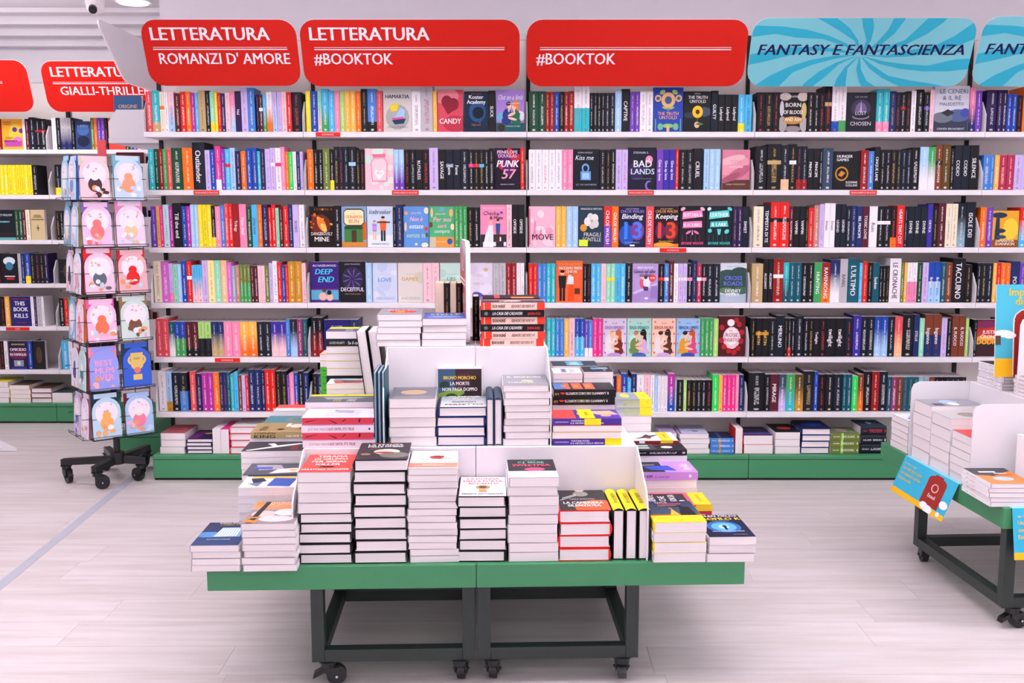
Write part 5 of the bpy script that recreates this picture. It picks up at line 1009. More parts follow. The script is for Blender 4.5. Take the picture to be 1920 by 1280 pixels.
for i, (a, b_) in enumerate(((912, 926), (927, 942))):
    xa, zt_ = TB.loc(a, 747, .25); xb = TB.loc(b_, 747, .25)[0]
    stand_up(TB, xa, xb, .25, z2, zt_ - z2, .2, 'sl', 'slate-spined hardcover standing spine up between two stacks on the middle step, %s one' % ('left' if i == 0 else 'right'), txt='NOTTE')
A_M4 = [('r', 0, 0, 1, 1, '8c8c94'), ('t', 'IL SIGNORE', .5, .7, .16, .8, 'e0dcd8', 'bw'), ('e', .55, .4, .14, .08, 'd8c090'), ('t', 'THRILLER', .4, .2, .1, .6, 'e4e4e4', 'b')]
st(945, 1031, 722, .25, z2, P(9), art=A_M4, desc='with the worn grey cover on the middle step, right', dep=.2)

# middle step, right end
FOR = lambda band, flip=0: ('dn', ('r', 0, 0, 1, 1, '4c3090'), ('t', 'VALENTINA BARSAGO', .13, .4, .2, .2, 'e8e0f4'), ('t', 'FORTUNA FATALI', .40, .55, .26, .26, 'f4f0fa', 'bw'), ('t', 'E IL MISTERO DELLA MEDUSA', .5, .2, .24, .48, 'f4f0fa', 'bw')) + (('r', band[0], 0, band[1], 1, 'f0e01c'),)
A_FO = [('r', 0, 0, 1, 1, '5838a0'), ('e', .3, .2, .1, .08, 'e8a088'), ('r', 0, .66, .99, 1, 'e04c48'), ('p', [(.4, .0), (.85, .1), (.8, .55), (.4, .3)], 'dcae90'), ('e', .5, .55, .2, .1, '28243c'), ('e', .5, .55, .16, .08, 'e0a898'), ('r', .0, .38, 1, .6, 'f0e01c'), ('t', 'VERSIONE', .5, .46, .05, .4, 'd04c28', 'b')]
st(1037, 1166, 785, .245, z2, [('p', 'pu', '', 'spine', FOR((.76, 1.0))), ('p', 'yl'), ('p', 'rd'), ('p', 'pu', '', 'spine', FOR((.46, .70)))], ori='fore', dep=.14, art=A_FO, desc='with the purple spines and yellow bands on the middle step', jit=.002, rot=.8)
LB = ('up', ('r', 0, 0, 1, 1, '141418'), ('t', 'IL LABIRINTO DEI DIECI SOSPETTI', .46, .3, .34, .68, 'e8e4e8', 'bw'), ('p', [(.8, .4), (.86, .6), (.9, .35), (.86, .3)], 'd8302c'), ('t', 'LO', .95, .4, .3, .06, 'e0c040', 'b'))
A_LB = [('r', 0, 0, 1, 1, '1c1c24')] + [('r', .1, .12 + i * .2, .9, .28 + i * .2, 'e8603c' if i < 4 else '4c70a8') for i in range(1, 4)] + [('r', .1, .8, .9, .98, '4c78b8')] + [('t', 'DIECI', .5, .18 + i * .2, .08, .6, 'f0b070', 'b') for i in range(1, 4)]
st(1037, 1154, 731, .392, z2, [('p', 'wh')] * 4 + [('p', 'bk', '', 'spine', LB)] * 2, ori='fore', dep=.14, art=A_LB, desc='with the black spines on the middle step, upside-down lettering', jit=.002, rot=.8)
A_WH = [('r', 0, 0, 1, 1, 'f0ecf2'), ('e', .5, .4, .3, .04, '8c94b0'), ('t', 'LUIGI', .5, .6, .2, .7, '8898c0', 'bw'), ('t', 'VERDE', .5, .3, .2, .7, '687090', 'bw')]
st(1037, 1092, 700, .54, z2, P(9), ori='fore', dep=.12, art=A_WH, desc='with the white cover and slate letters behind the black spines', jit=.001, rot=.4)
st(1095, 1150, 697, .54, z2, P(9), ori='spine', dep=.12, art=[('r', 0, 0, 1, 1, '2c3038'), ('e', .4, .4, .2, .1, '5c8cc0'), ('r', .2, .5, .5, .9, '8ca4c0'), ('t', 'COLORI', .7, .7, .1, .3, 'e0e0e0')], desc='with the dark photo cover behind the black spines', jit=.001, rot=.4)
st(1036, 1122, 686, .675, z2, P(9), ori='fore', dep=.12, art=[('r', 0, 0, 1, 1, '284050'), ('e', .3, .5, .25, .2, '58b0c8'), ('e', .7, .5, .2, .2, '74c4d4'), ('t', 'MARE', .5, .4, .2, .5, 'e0f0f4', 'b')], desc='with dark teal cover, back of middle step', jit=.001, rot=.4)
# outer right row
xS = s1r + .012
def sty(px1, pyt, d, specs, z0=zA, x0=None, **k):
    xb, z1 = TB.loc(px1, pyt, d); lie(TB, x0 if x0 is not None else xS, xb, d, z0, z1, specs, **k)
RS = ('dn', ('r', 0, 0, 1, 1, 'dc3c58'), ('t', 'dimmi che non', .55, .3, .3, .3, 'f8dce0', 'b'), ('r', .77, 0, 1, 1, 'f0c828'))
RS2 = ('dn', ('r', 0, 0, 1, 1, 'dc3c58'), ('t', 'del nono', .85, .3, .3, .2, 'f8dce0', 'b'))
A_RD = [('r', 0, 0, 1, 1, 'e05068'), ('r', .2, .3, .9, .95, '24242c'), ('r', 0, 0, 1, .24, 'f0c828'), ('t', 'GENTE', .5, .75, .1, .6, 'f0ecf0', 'b'), ('t', 'CHE', .5, .6, .1, .4, 'f0ecf0', 'b'), ('t', 'NON SA', .5, .45, .1, .6, 'f0ecf0', 'b'), ('e', .3, .38, .06, .04, 'e0d8e0'), ('t', 'una domanda', .5, .1, .05, .8, 'a07818')]
sty(1335, 946, .235, P(3) + [('p', 'rd', '', 'spine', RS2), ('p', 'rd', '', 'spine', RS)], ori='spine', dep=.14, art=A_RD, desc='with red spines and an amber band, outer right row', jit=.002, rot=.5)
LS = ('dn', ('r', 0, 0, 1, 1, 'c088d8'), ('t', 'ANGIE KIM', .16, .3, .36, .26, '1c1820', 'b'), ('t', 'io sono qui', .44, .3, .34, .22, '5c2c74', 'i'), ('e', .88, .5, .02, .2, 'f4eefa'))
A_PU = [('r', 0, 0, 1, 1, 'c08ce0'), ('r', 0, .5, .96, 1, '28262e'), ('p', [(.1, .3), (.6, .4), (.5, .8), (.2, .7)], '3c50c0'), ('t', 'Angie Kim', .4, .08, .14, .6, 'f4eefa', 'bi'), ('r', .6, .6, .62, .95, 'e0dce0'), ('r', .68, .6, .7, .95, 'e0dce0'), ('r', .2, .85, .5, .95, 'e0dce0')]
sty(1307, 884, .385, P(5) + [('p', 'li', '', 'spine', LS)], ori='spine', dep=.14, art=A_PU, desc='with the lilac spine, outer right row', jit=.002, rot=.5)
A_BK = [('r', 0, 0, 1, 1, '201e24'), ('r', .1, .5, .9, .95, '3c3a44'), ('e', .4, .3, .16, .1, 'e4e4e8'), ('r', .7, .1, .74, .9, 'c03030'), ('r', .2, .6, .4, .9, 'a8c8c4'), ('r', .5, .6, .7, .9, 'a8c8c4')]
sty(1288, 843, .53, P(9) + [('p', 'bk')], ori='spine', dep=.10, art=A_BK, desc='with the black cover and red line, outer right row', jit=.002, rot=.5)
A_HO = [('r', 0, 0, 1, 1, 'e6dee4'), ('p', [(.25, .75), (.35, .5), (.7, .25), (.6, .45), (.75, .5), (.45, .6)], '241c20'), ('e', .35, .5, .1, .06, '7c2c2c'), ('r', 0, .1, 1, .3, 'f0cc30'), ('t', 'MACELLO', .4, .9, .08, .6, '3c3840', 'b'), ('t', 'un esordio', .5, .17, .05, .8, 'b88c18')]
sty(1272, 826, .635, P(10) + [('p', 'bk', '', 'spine', ('dn', ('r', 0, 0, 1, 1, '8c2028'), ('r', .3, 0, .4, 1, 'f0f0f0'), ('r', .68, 0, .9, 1, 'f0cc30')))], ori='spine', dep=.14, art=A_HO, desc='with the white cover and black leaping shape', jit=.002, rot=.5)
SEP = ('dn', ('g', 0, 0, .66, 1, '98a0a4', 'c4c8c8'), ('r', .66, 0, 1, 1, 'f0e020'), ('t', 'SEPOLCRO', .42, .52, .3, .44, 'd0d83c', 'bw'), ('t', 'in AGGUATO', .42, .14, .3, .44, 'd0d83c', 'bw'), ('e', .87, .7, .03, .12, 'd8d4b0'))
sty(1222, 748, .78, P(9) + [('p', 'gy', '', 'spine', SEP)] * 2, ori='spine', dep=.14, art=[('r', 0, 0, 1, 1, '98a0a8'), ('r', 0, 0, 1, .34, 'f0e020'), ('e', .5, .7, .3, .14, 'd0d060'), ('t', 'URLO', .5, .12, .08, .6, 'b09c18')], desc='with silver spines, green lettering and yellow bands', jit=.002, rot=.5)

# top step
z3 = Z3 + .0006
st(706, 789, 589, .46, z3, P(5), art=[('r', 0, 0, 1, 1, '8c8c9c'), ('e', .55, .5, .34, .3, 'c83c3c'), ('t', 'KILLER', .55, .6, .14, .7, 'f0d8d0', 'b'), ('t', 'ENIGMA', .4, .1, .14, .7, 'd8c060', 'bw'), ('e', .5, .4, .12, .1, 'e8a830')], desc='with the red and grey cover on the top step', dep=.19)
st(792, 875, 597, .46, z3, P(4), art=[('r', 0, 0, 1, 1, '4c60b0'), ('e', .5, .3, .4, .16, '7c94d4'), ('t', 'STELLE', .5, .6, .18, .7, 'e8dca8', 'b'), ('e', .8, .8, .1, .06, 'd8b450')], desc='with the sky-blue starry cover on the top step', dep=.19)
for i, (a, b_, c, f) in enumerate(((815, 832, 'tn', 'fore'), (833, 843, 'bk', 'spine'), (844, 855, 'tn', 'fore'), (856, 865, 'bk', 'spine'))):
    xa, zt_ = TB.loc(a, 531, .66); xb = TB.loc(b_, 531, .66)[0]
    stand(TB, xa, .66, z3, .11, xb - xa, zt_ - z3, c, ['cream-paged book standing behind the blue stack, outermost', 'thin black spine standing between two cream page blocks', 'cream-paged book between two black spines on top step', 'thin black spine standing against the small red sign'][i], hard=False, face=f, tint='f4e4c8', ink='c08040')
xa = TB.loc(863, 560, .5)[0]; zt_ = TB.loc(863, 470, .5)[1]
q = MB(('cover',)); hh = zt_ - z3 + .03
ol = rrect(.34, hh, .05)
q.add([(0, x, y) for x, y in ol] + [(.014, x, y) for x, y in ol], [tuple(range(len(ol)))] + [(i, i + len(ol), (i + 1) % len(ol) + len(ol), (i + 1) % len(ol)) for i in range(len(ol))], 'f4eef4')
q.add([(0, x, y) for x, y in ol], [tuple(range(len(ol)))[::-1]], 'd84c4c')
q.add([(.014, x, y) for x, y in ol], [tuple(range(len(ol)))], 'd84c4c')
o = q.obj('sign', mat=TB.mat(TB.loc(871, 560, .45)[0] - .007 + .0, .455, z3 + .0) @ Matrix.Rotation(R(4), 4, 'Z'))
o.location = TB.w(.5 * (TB.loc(875, 650, .46)[0] + TB.loc(878, 650, .46)[0]) - .004, .49, z3 + .0)
tag(o, 'small red and white sign board seen edge-on between the two top stacks', 'sign')
A = Art((-.0004, .34, 0), (0, -.34, 0), (0, 0, hh), n=(-1, 0, 0)); A.draw([('r', .1, .6, .9, .62, LW), ('r', .1, .56, .9, .58, LW), ('t', 'GIALLI', .5, .7, .12, .7, LW, 'b'), ('t', 'THRILLER', .5, .38, .1, .7, LW)]); A.obj('lettering', o)
CP = lambda: ('up', ('r', 0, 0, 1, 1, 'f0c8bc'), ('r', .0, 0, .12, 1, 'e83c28'), ('r', .84, 0, .94, 1, 'e83c28'), ('r', .955, 0, 1, 1, 'e83c28'), ('t', 'LA CASA DEI CADAVERI', .34, .3, .44, .36, '4c2824', 'bi'), ('t', 'JENEVA ROSE', .72, .3, .44, .2, '2c1c1c', 'B'))
CB = lambda: ('dn', ('r', 0, 0, 1, 1, '18181c'), ('t', 'LA CASA DEI CADAVERI', .42, .3, .44, .46, 'f0ecf0', 'bi'), ('t', 'JENEVA ROSE', .84, .3, .36, .2, 'e03030', 'B'), ('e', .09, .5, .03, .26, '6c7078'))
sp = [('p', 'pk', '', 'spine', CP()), ('p', 'pk', '', 'spine', CP()), ('p', 'bk', '', 'spine', CB()), ('p', 'pk', '', 'spine', CP()), ('p', 'bk', '', 'spine', CB()), ('p', 'pk', '', 'spine', CP())]
st(902, 1022, 567, .455, z3, sp, ori='spine', dep=.14, art=[('r', 0, 0, 1, 1, '3c3840'), ('r', .6, 0, .75, 1, 'd88c8c'), ('e', .4, .5, .2, .14, 'c8b8b8'), ('t', 'CASA', .3, .6, .12, .4, 'e0d8d8', 'b')], desc='of alternating pink and black spines on the top step', jit=.005, rot=1.0)
xa, zt_ = TB.loc(886, 556, .60)
stand(TB, TB.loc(886, 600, .60)[0], .60, z3, .14, .024, zt_ - z3, 'bk', 'large black book standing behind the pink and black spine stack', hard=True, face='spine', ink='a09040')
sx_ = TB.loc(905, 556, .62)[0]
lie(TB, sx_, sx_ + .19, .605, z3, TB.loc(950, 558, .62)[1], [('h', 'bk', '', 'fore')] * 7, dep=.14, desc='of black books just behind the pink and black spines', art=[('r', 0, 0, 1, 1, '242228'), ('r', 0, .2, 1, .3, 'e04c58'), ('r', .6, .5, 1, .9, 'f08c50')])

# ------------------------------------------------------------------ right-hand display table
RY = 3.13
RB = Frame(hit(1883, 953, RY)[0], RY, R(3.0))
ZR2 = RB.loc(1883, 953, 0)[1]
RD = 0.95
print('RIGHT', RB.x, ZR2)
display_table(FM(RB, 0, 0), 1, 1, .78, RD, ZR2, .29, .57, .235, .24, .45, .40, 'green stepped display table at the right edge with a flyer hanging over its side', (0.02, .76), plates_y=False, legs_y=(.012, .66), sym=True, one=False)
zr = ZR2 + .0006; zr2 = ZR2 + .29 + .0006; zr3 = ZR2 + .57 + .0006
def rst(xa, xb, d, px, py, z0, specs, **k):
    z1 = RB.loc(px, py, d)[1]; lie(RB, xa, xb, d, z0, z1, specs, group='books stacked on the right display table', **k)
BW = [('r', 0, 0, 1, 1, 'e8f0f4'), ('e', .5, .5, .3, .3, '58a8e0'), ('e', .7, .3, .2, .2, '2c6cb8'), ('e', .2, .7, .2, .1, '3c90d4')]
rst(.012, .2, .735, 1662, 790, zr, [('p', 'wh', '', 'fore')] * 5, art=BW, desc='with the blue and white cover at the far corner', dep=.15, jit=.002)
GC = [('r', 0, 0, 1, 1, '9c9ca4'), ('e', .4, .5, .25, .16, 'a8c8e8'), ('e', .7, .5, .2, .1, 'f0f0f4'), ('r', .6, .1, .9, .3, '50505c')]
rst(.012, .215, .55, 1715, 762, zr, [('p', 'wh')] * 5, ori='fore', art=GC, desc='with the grey cover and pale blue oval beside the far plate', dep=.145, jit=.003)
rst(.012, .215, .40, 1750, 786, zr, [('p', 'wh')] * 5, ori='fore', art=[('r', 0, 0, 1, 1, 'b8b4b4'), ('e', .5, .5, .3, .2, '8c8078'), ('r', .7, .6, .95, .9, 'a8d4f0')], desc='with the grey-brown photo cover between the white plates', dep=.145, jit=.003)
rst(.012, .215, .25, 1783, 822, zr, [('p', 'wh')] * 6, ori='fore', art=[('r', 0, 0, 1, 1, 'c83c3c'), ('e', .5, .6, .3, .2, '9cc4ec'), ('e', .6, .5, .1, .1, 'f0d8c0')], desc='with the red cover and blue circle next to the near plate', dep=.14, jit=.003)
OC = [('r', 0, 0, 1, 1, 'f0803c'), ('p', [(0, .55), (.4, .5), (1, .8), (1, 1), (0, 1)], '3c3c44'), ('e', .5, .3, .24, .12, 'a0bce0'), ('r', .2, .7, .6, .78, 'e8e4e4'), ('r', .5, .62, .8, .66, 'e8e4e4'), ('p', [(.3, .46), (.9, .56), (.9, .58), (.3, .48)], '1c1c20')]
WS = ('dn', ('r', 0, 0, 1, 1, 'f0eaf0'), ('t', 'Nadia', .2, .35, .3, .14, '3c3840'), ('t', 'una storia sarda', .4, .35, .3, .26, 'c85c40'))
rst(-.035, .105, .015, 1866, 907, zr, [('p', 'wh', '', None, WS)] * 5, art=OC, desc='with the orange and charcoal cover on the near corner', dep=.2, jit=.003, base_rot=-3)
for i in range(4):
    stand(RB, .13 + i * .022, .04, zr, .14, .02, .2, 'wh' if i < 2 else 'bk', ['white-backed paperback standing near the flyer corner, outermost', 'second white-backed paperback standing near the flyer corner', 'black paperback standing at the picture edge, nearer one', 'black paperback standing at the picture edge, last one'][i], hard=False, face='fore', grp='books standing on the right display table')
rst(.25, .42, .50, 1815, 690, zr2, [('p', 'wh')] * 7, art=[('r', 0, 0, 1, 1, '28282c'), ('t', 'OMBRE', .5, .5, .2, .7, 'd8d4d8', 'b'), ('e', .7, .3, .1, .06, 'b05848')], desc='with the black cover on the upper level by the poster', dep=.18, jit=.003)
rst(.25, .43, .27, 1868, 716, zr2, [('p', 'wh')] * 5, ori='fore', art=[('r', 0, 0, 1, 1, '9c8c8c'), ('e', .5, .4, .3, .1, 'a8c4e8'), ('r', .5, .6, .9, .8, '3c3438')], desc='with the brownish cover in front of the poster', dep=.16, jit=.003)
# poster on a stand
SUIT = '9a2a22'
m = RB.mat(0, 0, 0)
xa, zb_ = RB.loc(1882, 714, .36); zt_ = RB.loc(1872, 537, .36)[1]
Hp = zt_ - zb_; Wp = Hp * .72
q = MB(('cover',)); q.box(0, Wp, 0, .004, 0, Hp, 'f0f0f0')
o = q.obj('poster', mat=m @ Matrix.Translation((xa + .012, .445, zb_ + .0)) @ Matrix.Rotation(R(-4), 4, 'X'))
A = Art((0, 0, 0), (Wp, 0, 0), (0, 0, Hp)); A.draw([('r', 0, 0, 1, 1, '4cb4cc'), ('r', 0, 0, 1, .2, 'f4b41c'), ('e', .55, .62, .28, .13, 'f0e0e4'), ('e', .55, .62, .26, .12, SUIT), ('r', .27, .02, .83, .6, 'f0e0e4'), ('r', .29, 0, .81, .6, SUIT), ('e', .12, .47, .16, .04, 'f4f0f6'), ('e', .22, .45, .1, .035, 'f4f0f6'), ('e', .62, .42, .07, .06, 'f4ecec'),
    ('t', 'Impara a', .2, .88, .085, .62, 'f4b41c', 'lb'), ('t', 'dire libri', .3, .78, .085, .56, 'f4b41c', 'lb'), ('t', 'Una cabin', .4, .27, .05, .4, 'f4b41c', 'lb'), ('t', 'regalo con', .4, .2, .05, .4, 'f4b41c', 'lb'), ('t', 'di due libri', .4, .13, .05, .4, SUIT if 0 else 'f4b41c', 'lb'), ('r', .0, .35, .08, .45, '504038')]); A.obj('poster_print', o)
tag(o, 'turquoise advertising poster with a dark red suitcase, standing on the right table', 'poster')
def flyer(P0, P1, fold, drop_out, drop, label):
    """sheet lying over the platform edge from P0 to P1 (frame coordinates), hanging down"""
    u = Vector(P1) - Vector(P0); L = u.length; un = u.normalized(); side = Vector((un.y, -un.x, 0)) if 0 else Vector((-un.y, un.x, 0))
    out = drop_out
    q = MB(('cover',))
    a, b_ = Vector(P0), Vector(P1)
    inn = -Vector(out).normalized() * fold
    down = Vector(out) + Vector((0, 0, -drop))
    nrm = un.cross(down).normalized()
    if nrm.dot(Vector(out)) < 0: nrm = -nrm
    th = .0008
    vs = [a + inn, b_ + inn, b_, a, b_ + down, a + down]
    vs2 = [v - (Vector((0, 0, th)) if i < 2 else nrm * th) for i, v in enumerate(vs)]
    q.add([tuple(v) for v in vs + vs2], [(0, 1, 2, 3), (3, 2, 4, 5), (6, 9, 8, 7), (9, 11, 10, 8), (0, 6, 7, 1), (1, 7, 8, 2), (2, 8, 10, 4), (4, 10, 11, 5), (5, 11, 9, 3), (3, 9, 6, 0)], '8cd0e4')
    o = q.obj('flyer', mat=RB.mat(0, 0, 0))
    A = Art(a + down, u, -down, n=nrm)
    A.draw([('r', 0, 0, 1, 1, '38b0d4'), ('r', 0, 0, 1, .14, 'f8b818'), ('r', .54, .16, .86, .8, SUIT), ('e', .7, .8, .16, .12, SUIT), ('r', .63, .9, .77, .95, SUIT), ('e', .7, .62, .06, .11, 'e4c0bc'), ('e', .7, .62, .045, .085, SUIT), ('t', 'Einaudi', .7, .36, .1, .22, 'f0dcdc', 'b'),
            ('e', .72, .08, .08, .1, 'f8f4fa'), ('e', .64, .12, .07, .09, 'f8f4fa'), ('e', .93, .36, .07, .1, 'f8f4fa'), ('e', .9, .1, .03, .06, 'f8f4fa'),
            ('t', 'dal 1 aprile al 31 maggio', .05, .82, .05, .4, 'f0d080', 'l'), ('t', 'Una cabin bag in regalo', .05, .68, .085, .45, 'f4c030', 'lb'), ('t', "con l'acquisto di tre libri", .05, .54, .085, .45, 'f4c030', 'lb'), ('t', 'Einaudi a scelta.', .05, .40, .085, .34, 'f4c030', 'lb')])
    A.obj('flyer_print', o)
    tag(o, label, 'flyer'); return o
# its two upper corners on the platform edge
def edge_pt(px, py):   # the point of the left platform edge (x = 0) seen at px, py
    best = min((abs(RB.loc(px, py, d / 500)[0]), d / 500) for d in range(0, 500))
    return best[1]
d0, d1 = edge_pt(1700, 857), edge_pt(1799, 912)
flyer((-.003, d0, ZR2 + .0012), (-.003, d1, ZR2 + .0012), .04, (-.055, 0, 0), .135, 'turquoise flyer with a dark red suitcase hanging over the table side edge')
xf = RB.loc(1897, 956, 0)[0]
flyer((xf, -.003, ZR2 + .0012), (xf + .3, -.003, ZR2 + .0012), .04, (0, -.03, 0), .16, 'turquoise flyer hanging over the front edge, cut off at the picture side')

# ------------------------------------------------------------------ piles on the green bases of the shelving
zb = ZBASE + .0006
def bst(px0, px1, pyt, specs, Y=5.03, z0=zb, **k):
    xa, z1 = WORLD.loc(px0, pyt, Y); xb = WORLD.loc(px1, pyt, Y)[0]
    lie(WORLD, xa, xb, Y, z0, z1, specs, group='books piled on the green shelf bases', **k)
bst(300, 346, 812, P(3), art=[('r', 0, 0, 1, 1, 'b8585c'), ('t', 'CUORE', .5, .5, .12, .6, 'e8c0c0', 'b')], desc='of three thick books with a brick-red cover on the left base')
bst(349, 397, 822, HC(4, 'dp'), art=[('r', 0, 0, 1, 1, '6c2878'), ('r', .4, 0, 1, 1, '2c2050'), ('e', .6, .6, .2, .1, 'c8a878')], desc='of thin books with a purple and navy cover, romance base')
for i, (a, b_, c) in enumerate(((398, 413, 'wh'), (413, 429, 'hp'))):
    xa, zt_ = WORLD.loc(a, 804, 5.03); xb = WORLD.loc(b_, 804, 5.03)[0]
    stand_up(WORLD, xa, xb, 5.03, zb, zt_ - zb, .2, c, ['white-spined paperback standing spine up on the romance base', 'pink-spined paperback standing spine up on the romance base'][i], hard=False, grp='books piled on the green shelf bases')
bst(431, 478, 800, [('h', 'co')] * 4, art=[('r', 0, 0, 1, 1, 'ece8ec'), ('r', 0, .9, 1, 1, 'd84838'), ('t', 'LETTERE', .5, .6, .1, .7, 'a8a0a8')], desc='of coral-bound books with a white cover, romance base')
bst(1238, 1268, 812, P(3, 'li'), art=[('r', 0, 0, 1, 1, 'b8a4d0')], desc='with a lilac cover just right of the display table')
bst(1275, 1330, 813, P(4), art=[('r', 0, 0, 1, 1, 'c8cce8'), ('r', 0, 0, .08, 1, '9c5cb0'), ('t', 'SOGNI', .5, .6, .14, .6, '9ca4c8', 'b'), ('e', .6, .3, .12, .06, '606c90')], desc='with a pale blue cover and violet edge on the base')
bst(1332, 1376, 821, [('p', 'mb', '=gd', 'spine')] * 3, art=[('r', 0, 0, 1, 1, '1c2444'), ('t', 'GHIACCIO', .5, .5, .14, .8, '5c80e0', 'b')], dep=.15, desc='with blue and gold spines on the base')
xa, zt_ = WORLD.loc(1379, 803, 5.03); xb = WORLD.loc(1393, 803, 5.03)[0]
stand(WORLD, xa, 5.03, zb, .15, xb - xa, zt_ - zb, 'rd', 'white-paged red paperback standing upright between the piles', hard=False, face='fore', grp='books piled on the green shelf bases')
bst(1395, 1450, 816, P(2, 'rd'), art=[('r', 0, 0, 1, 1, '2c2848'), ('t', 'CORTE DI SPINE', .5, .6, .12, .8, '6c68b0', 'b'), ('r', 0, .1, 1, .3, '5450a0')], desc='of two very thick books with a dark violet cover')
bst(1453, 1500, 810, P(3), art=[('r', 0, 0, 1, 1, '1c1c2c'), ('e', .55, .5, .3, .18, 'c84428')], desc='of three books with a black cover and orange blaze')
bst(1503, 1557, 803, [('h', 'nv')] * 4, art=[('r', 0, 0, 1, 1, '1c2044'), ('e', .5, .5, .4, .18, '2c50d0')], desc='of four navy-bound books with a blue cover')
bst(1559, 1612, 812, [('p', 'ol', '=lg', 'spine')] * 3, dep=.15, art=[('r', 0, 0, 1, 1, '6c7c5c'), ('e', .5, .5, .3, .2, 'a88c8c')], desc='of three books with mossy green spines')
bst(1614, 1662, 799, [('h', 'nk', '', 'spine')] * 3, dep=.16, art=[('r', 0, 0, 1, 1, '28304c'), ('e', .5, .5, .2, .1, '9cb0d0')], desc='of three boxed blue-black books on the base')
Y2 = 6.42
def b2(px0, px1, pyt, n, c, cov, desc, h=False):
    bst(px0, px1, pyt, [('h' if h else 'p', c)] * n, Y=Y2, art=[('r', 0, 0, 1, 1, cov)], desc=desc)
b2(-26, 15, 716, 4, 'wh', 'e8d840', 'with a yellow cover at the picture edge, back base')
b2(18, 56, 722, 4, 'yl', '504c40', 'of yellow-edged books with a dark cover, back base')
b2(58, 96, 727, 3, 'br', '4c3c34', 'of three brown-bound books on the back base', True)
b2(98, 136, 736, 1, 'wh', '3c5048', 'single cream-paged paperback lying on the back base behind the rack')
# books on the side shelving, front boards towards the viewer
sd = [(0, .205, '3c6490', 'navy-blue', 'ORIGINE'), (1, .19, '5c1c1c', 'dark maroon', 'TRE NOTTI'), (2, .185, '1c1c38', 'navy', 'Holly'), (3, .16, 'b8b0ac', 'pale grey', ''), (4, .18, '8c3c40', 'brick red', 'ATENA'), (5, .18, '202024', 'black', 'NOTTI')]
for r, h_, c, nm_, tx in sd:
    for j in range(2):
        m = axes((1, 0, 0), (0, 0, 1), (0, -1, 0), (-2.13 + .015 * j, 5.56 + j * .05, ZR[r] + .0005))
        o = make_book('hardcover', m, .15, h_ + .02 * (j == 0), .03, True, c if len(c) == 6 else c, ink=C(c), label='%s hardcover in the end-on side shelving, %s shelf, %s' % (nm_, ROWN[r], 'front one' if j == 0 else 'second one'), group='books in the end-on side shelving')
        A = Art((.006, .001, .03), (.142, 0, 0), (0, h_ - .002, 0)); A.draw([('t', tx or 'VITA', .5, .78, .1, .7, 'd8b8a0', 'b'), ('e', .5, .4, .2, .12, 'a89c98')]); A.obj('cover_print', o)
# ------------------------------------------------------------------ revolving greeting-card rack
CX, CY = -1.972, 4.95
rack = empty('card_rack', Matrix.Translation((CX, CY, 0)))
tag(rack, 'black revolving wire rack for greeting cards on a five-armed wheeled foot', 'display rack')
for px, py in ((119, 903), (178, 919), (274, 901), (192, 862), (292, 866)):
    fx, fy = fpt(px, py); fx -= CX; fy -= CY
    L = math.hypot(fx, fy); s = min(1, .34 / L); fx *= s; fy *= s; L *= s; a = math.atan2(fy, fx)
    q = MB(('blackm',)); dx, dy = fx / L, fy / L; wx, wy = -dy * .017, dx * .017
    q.add([(wx, wy, .105), (-wx, -wy, .105), (fx - wx, fy - wy, .088), (fx + wx, fy + wy, .088), (wx, wy, .14), (-wx, -wy, .14), (fx - wx, fy - wy, .118), (fx + wx, fy + wy, .118)],
          [(0, 3, 2, 1), (4, 5, 6, 7), (0, 1, 5, 4), (1, 2, 6, 5), (2, 3, 7, 6), (3, 0, 4, 7)])
    q.obj('leg', rack)
    c = caster(rack, None, fx - dx * .02, fy - dy * .02, .087, a + 2.4, 0.0)
ztop = hit(190, 300, 4.85)[2]
q = MB(('blackm',)); q.cyl((0, 0, .10), (0, 0, .16), .035, 18); q.cyl((0, 0, .12), (0, 0, ztop - .02), .016, 14); q.obj('pole', rack)
ang = R(38)
rd_, ld_ = Vector((math.cos(ang), math.sin(ang), 0)), Vector((-math.sin(ang), math.cos(ang), 0))
WR, WL = .31, .25
corner = -(rd_ * WR / 2 + ld_ * WL / 2)
TIER = [hit(165, y, 4.75)[2] for y in (375, 464, 553, 644, 735, 825)]
RC = [(('f0ccd6', 'd8c8b4', 'two bears', '4c3038'), ('c8dcf4', '78b4c8', 'a white kitten', 'e8a080')), (('e8c4e4', '7868a8', 'flowers', 'e87878'), ('ecd4ec', 'e088b0', 'a white bear', 'e8c8a0')),
      (('f2c8de', 'd8242c', 'a winged figure', '606878'), ('e8b4bc', 'c82430', 'a red heart dress', 'e02828')), (('f0c0e0', 'e0589c', 'an orange vase', 'f07858'), ('cfe0dc', '94784c', 'a brown puppy', '7c5444')),
      (('98a0ec', 'e890b0', 'pink bubble letters', 'f0a0c8'), ('3c64d0', '2c3c5c', 'a golden trophy', 'e0c070')), (('bcd8ec', '1c3444', 'an iced drink', 'f0b068'), ('a8c4ec', '6c2438', 'a pink air balloon', 'f080a0'))]
LC = [(('c8d8ee', '2c60b4', 'blue blossoms', '6c94d0'), ('a8d4ec', '1c3c64', 'an icy pattern', 'e8f0f4')), (('b8d0ec', '90843c', 'pale bows', 'e8f0f8'), ('7cb0d0', '4c5844', 'a small bird', 'f0d8c0')),
      (('dce0f0', '54303c', 'rainbow strokes', 'e8a0b0'), ('e0c8dc', '2c4048', 'a black cat', '24242c')), (('f0d0e0', 'c07038', 'a pink dress', 'e87898'), ('88b4d8', 'b05c28', 'a blue swirl', 'e8e4f0')),
      (('bcdcdc', '702c38', 'mint leaves', '48788c'), ('e4dce8', '9c3440', 'dark petals', '4c4484')), (('e8d8ec', '8c5868', 'white lace', 'f4f0f6'), ('d0c0e4', 'b48c94', 'lilac lace', '5c6cb0'))]
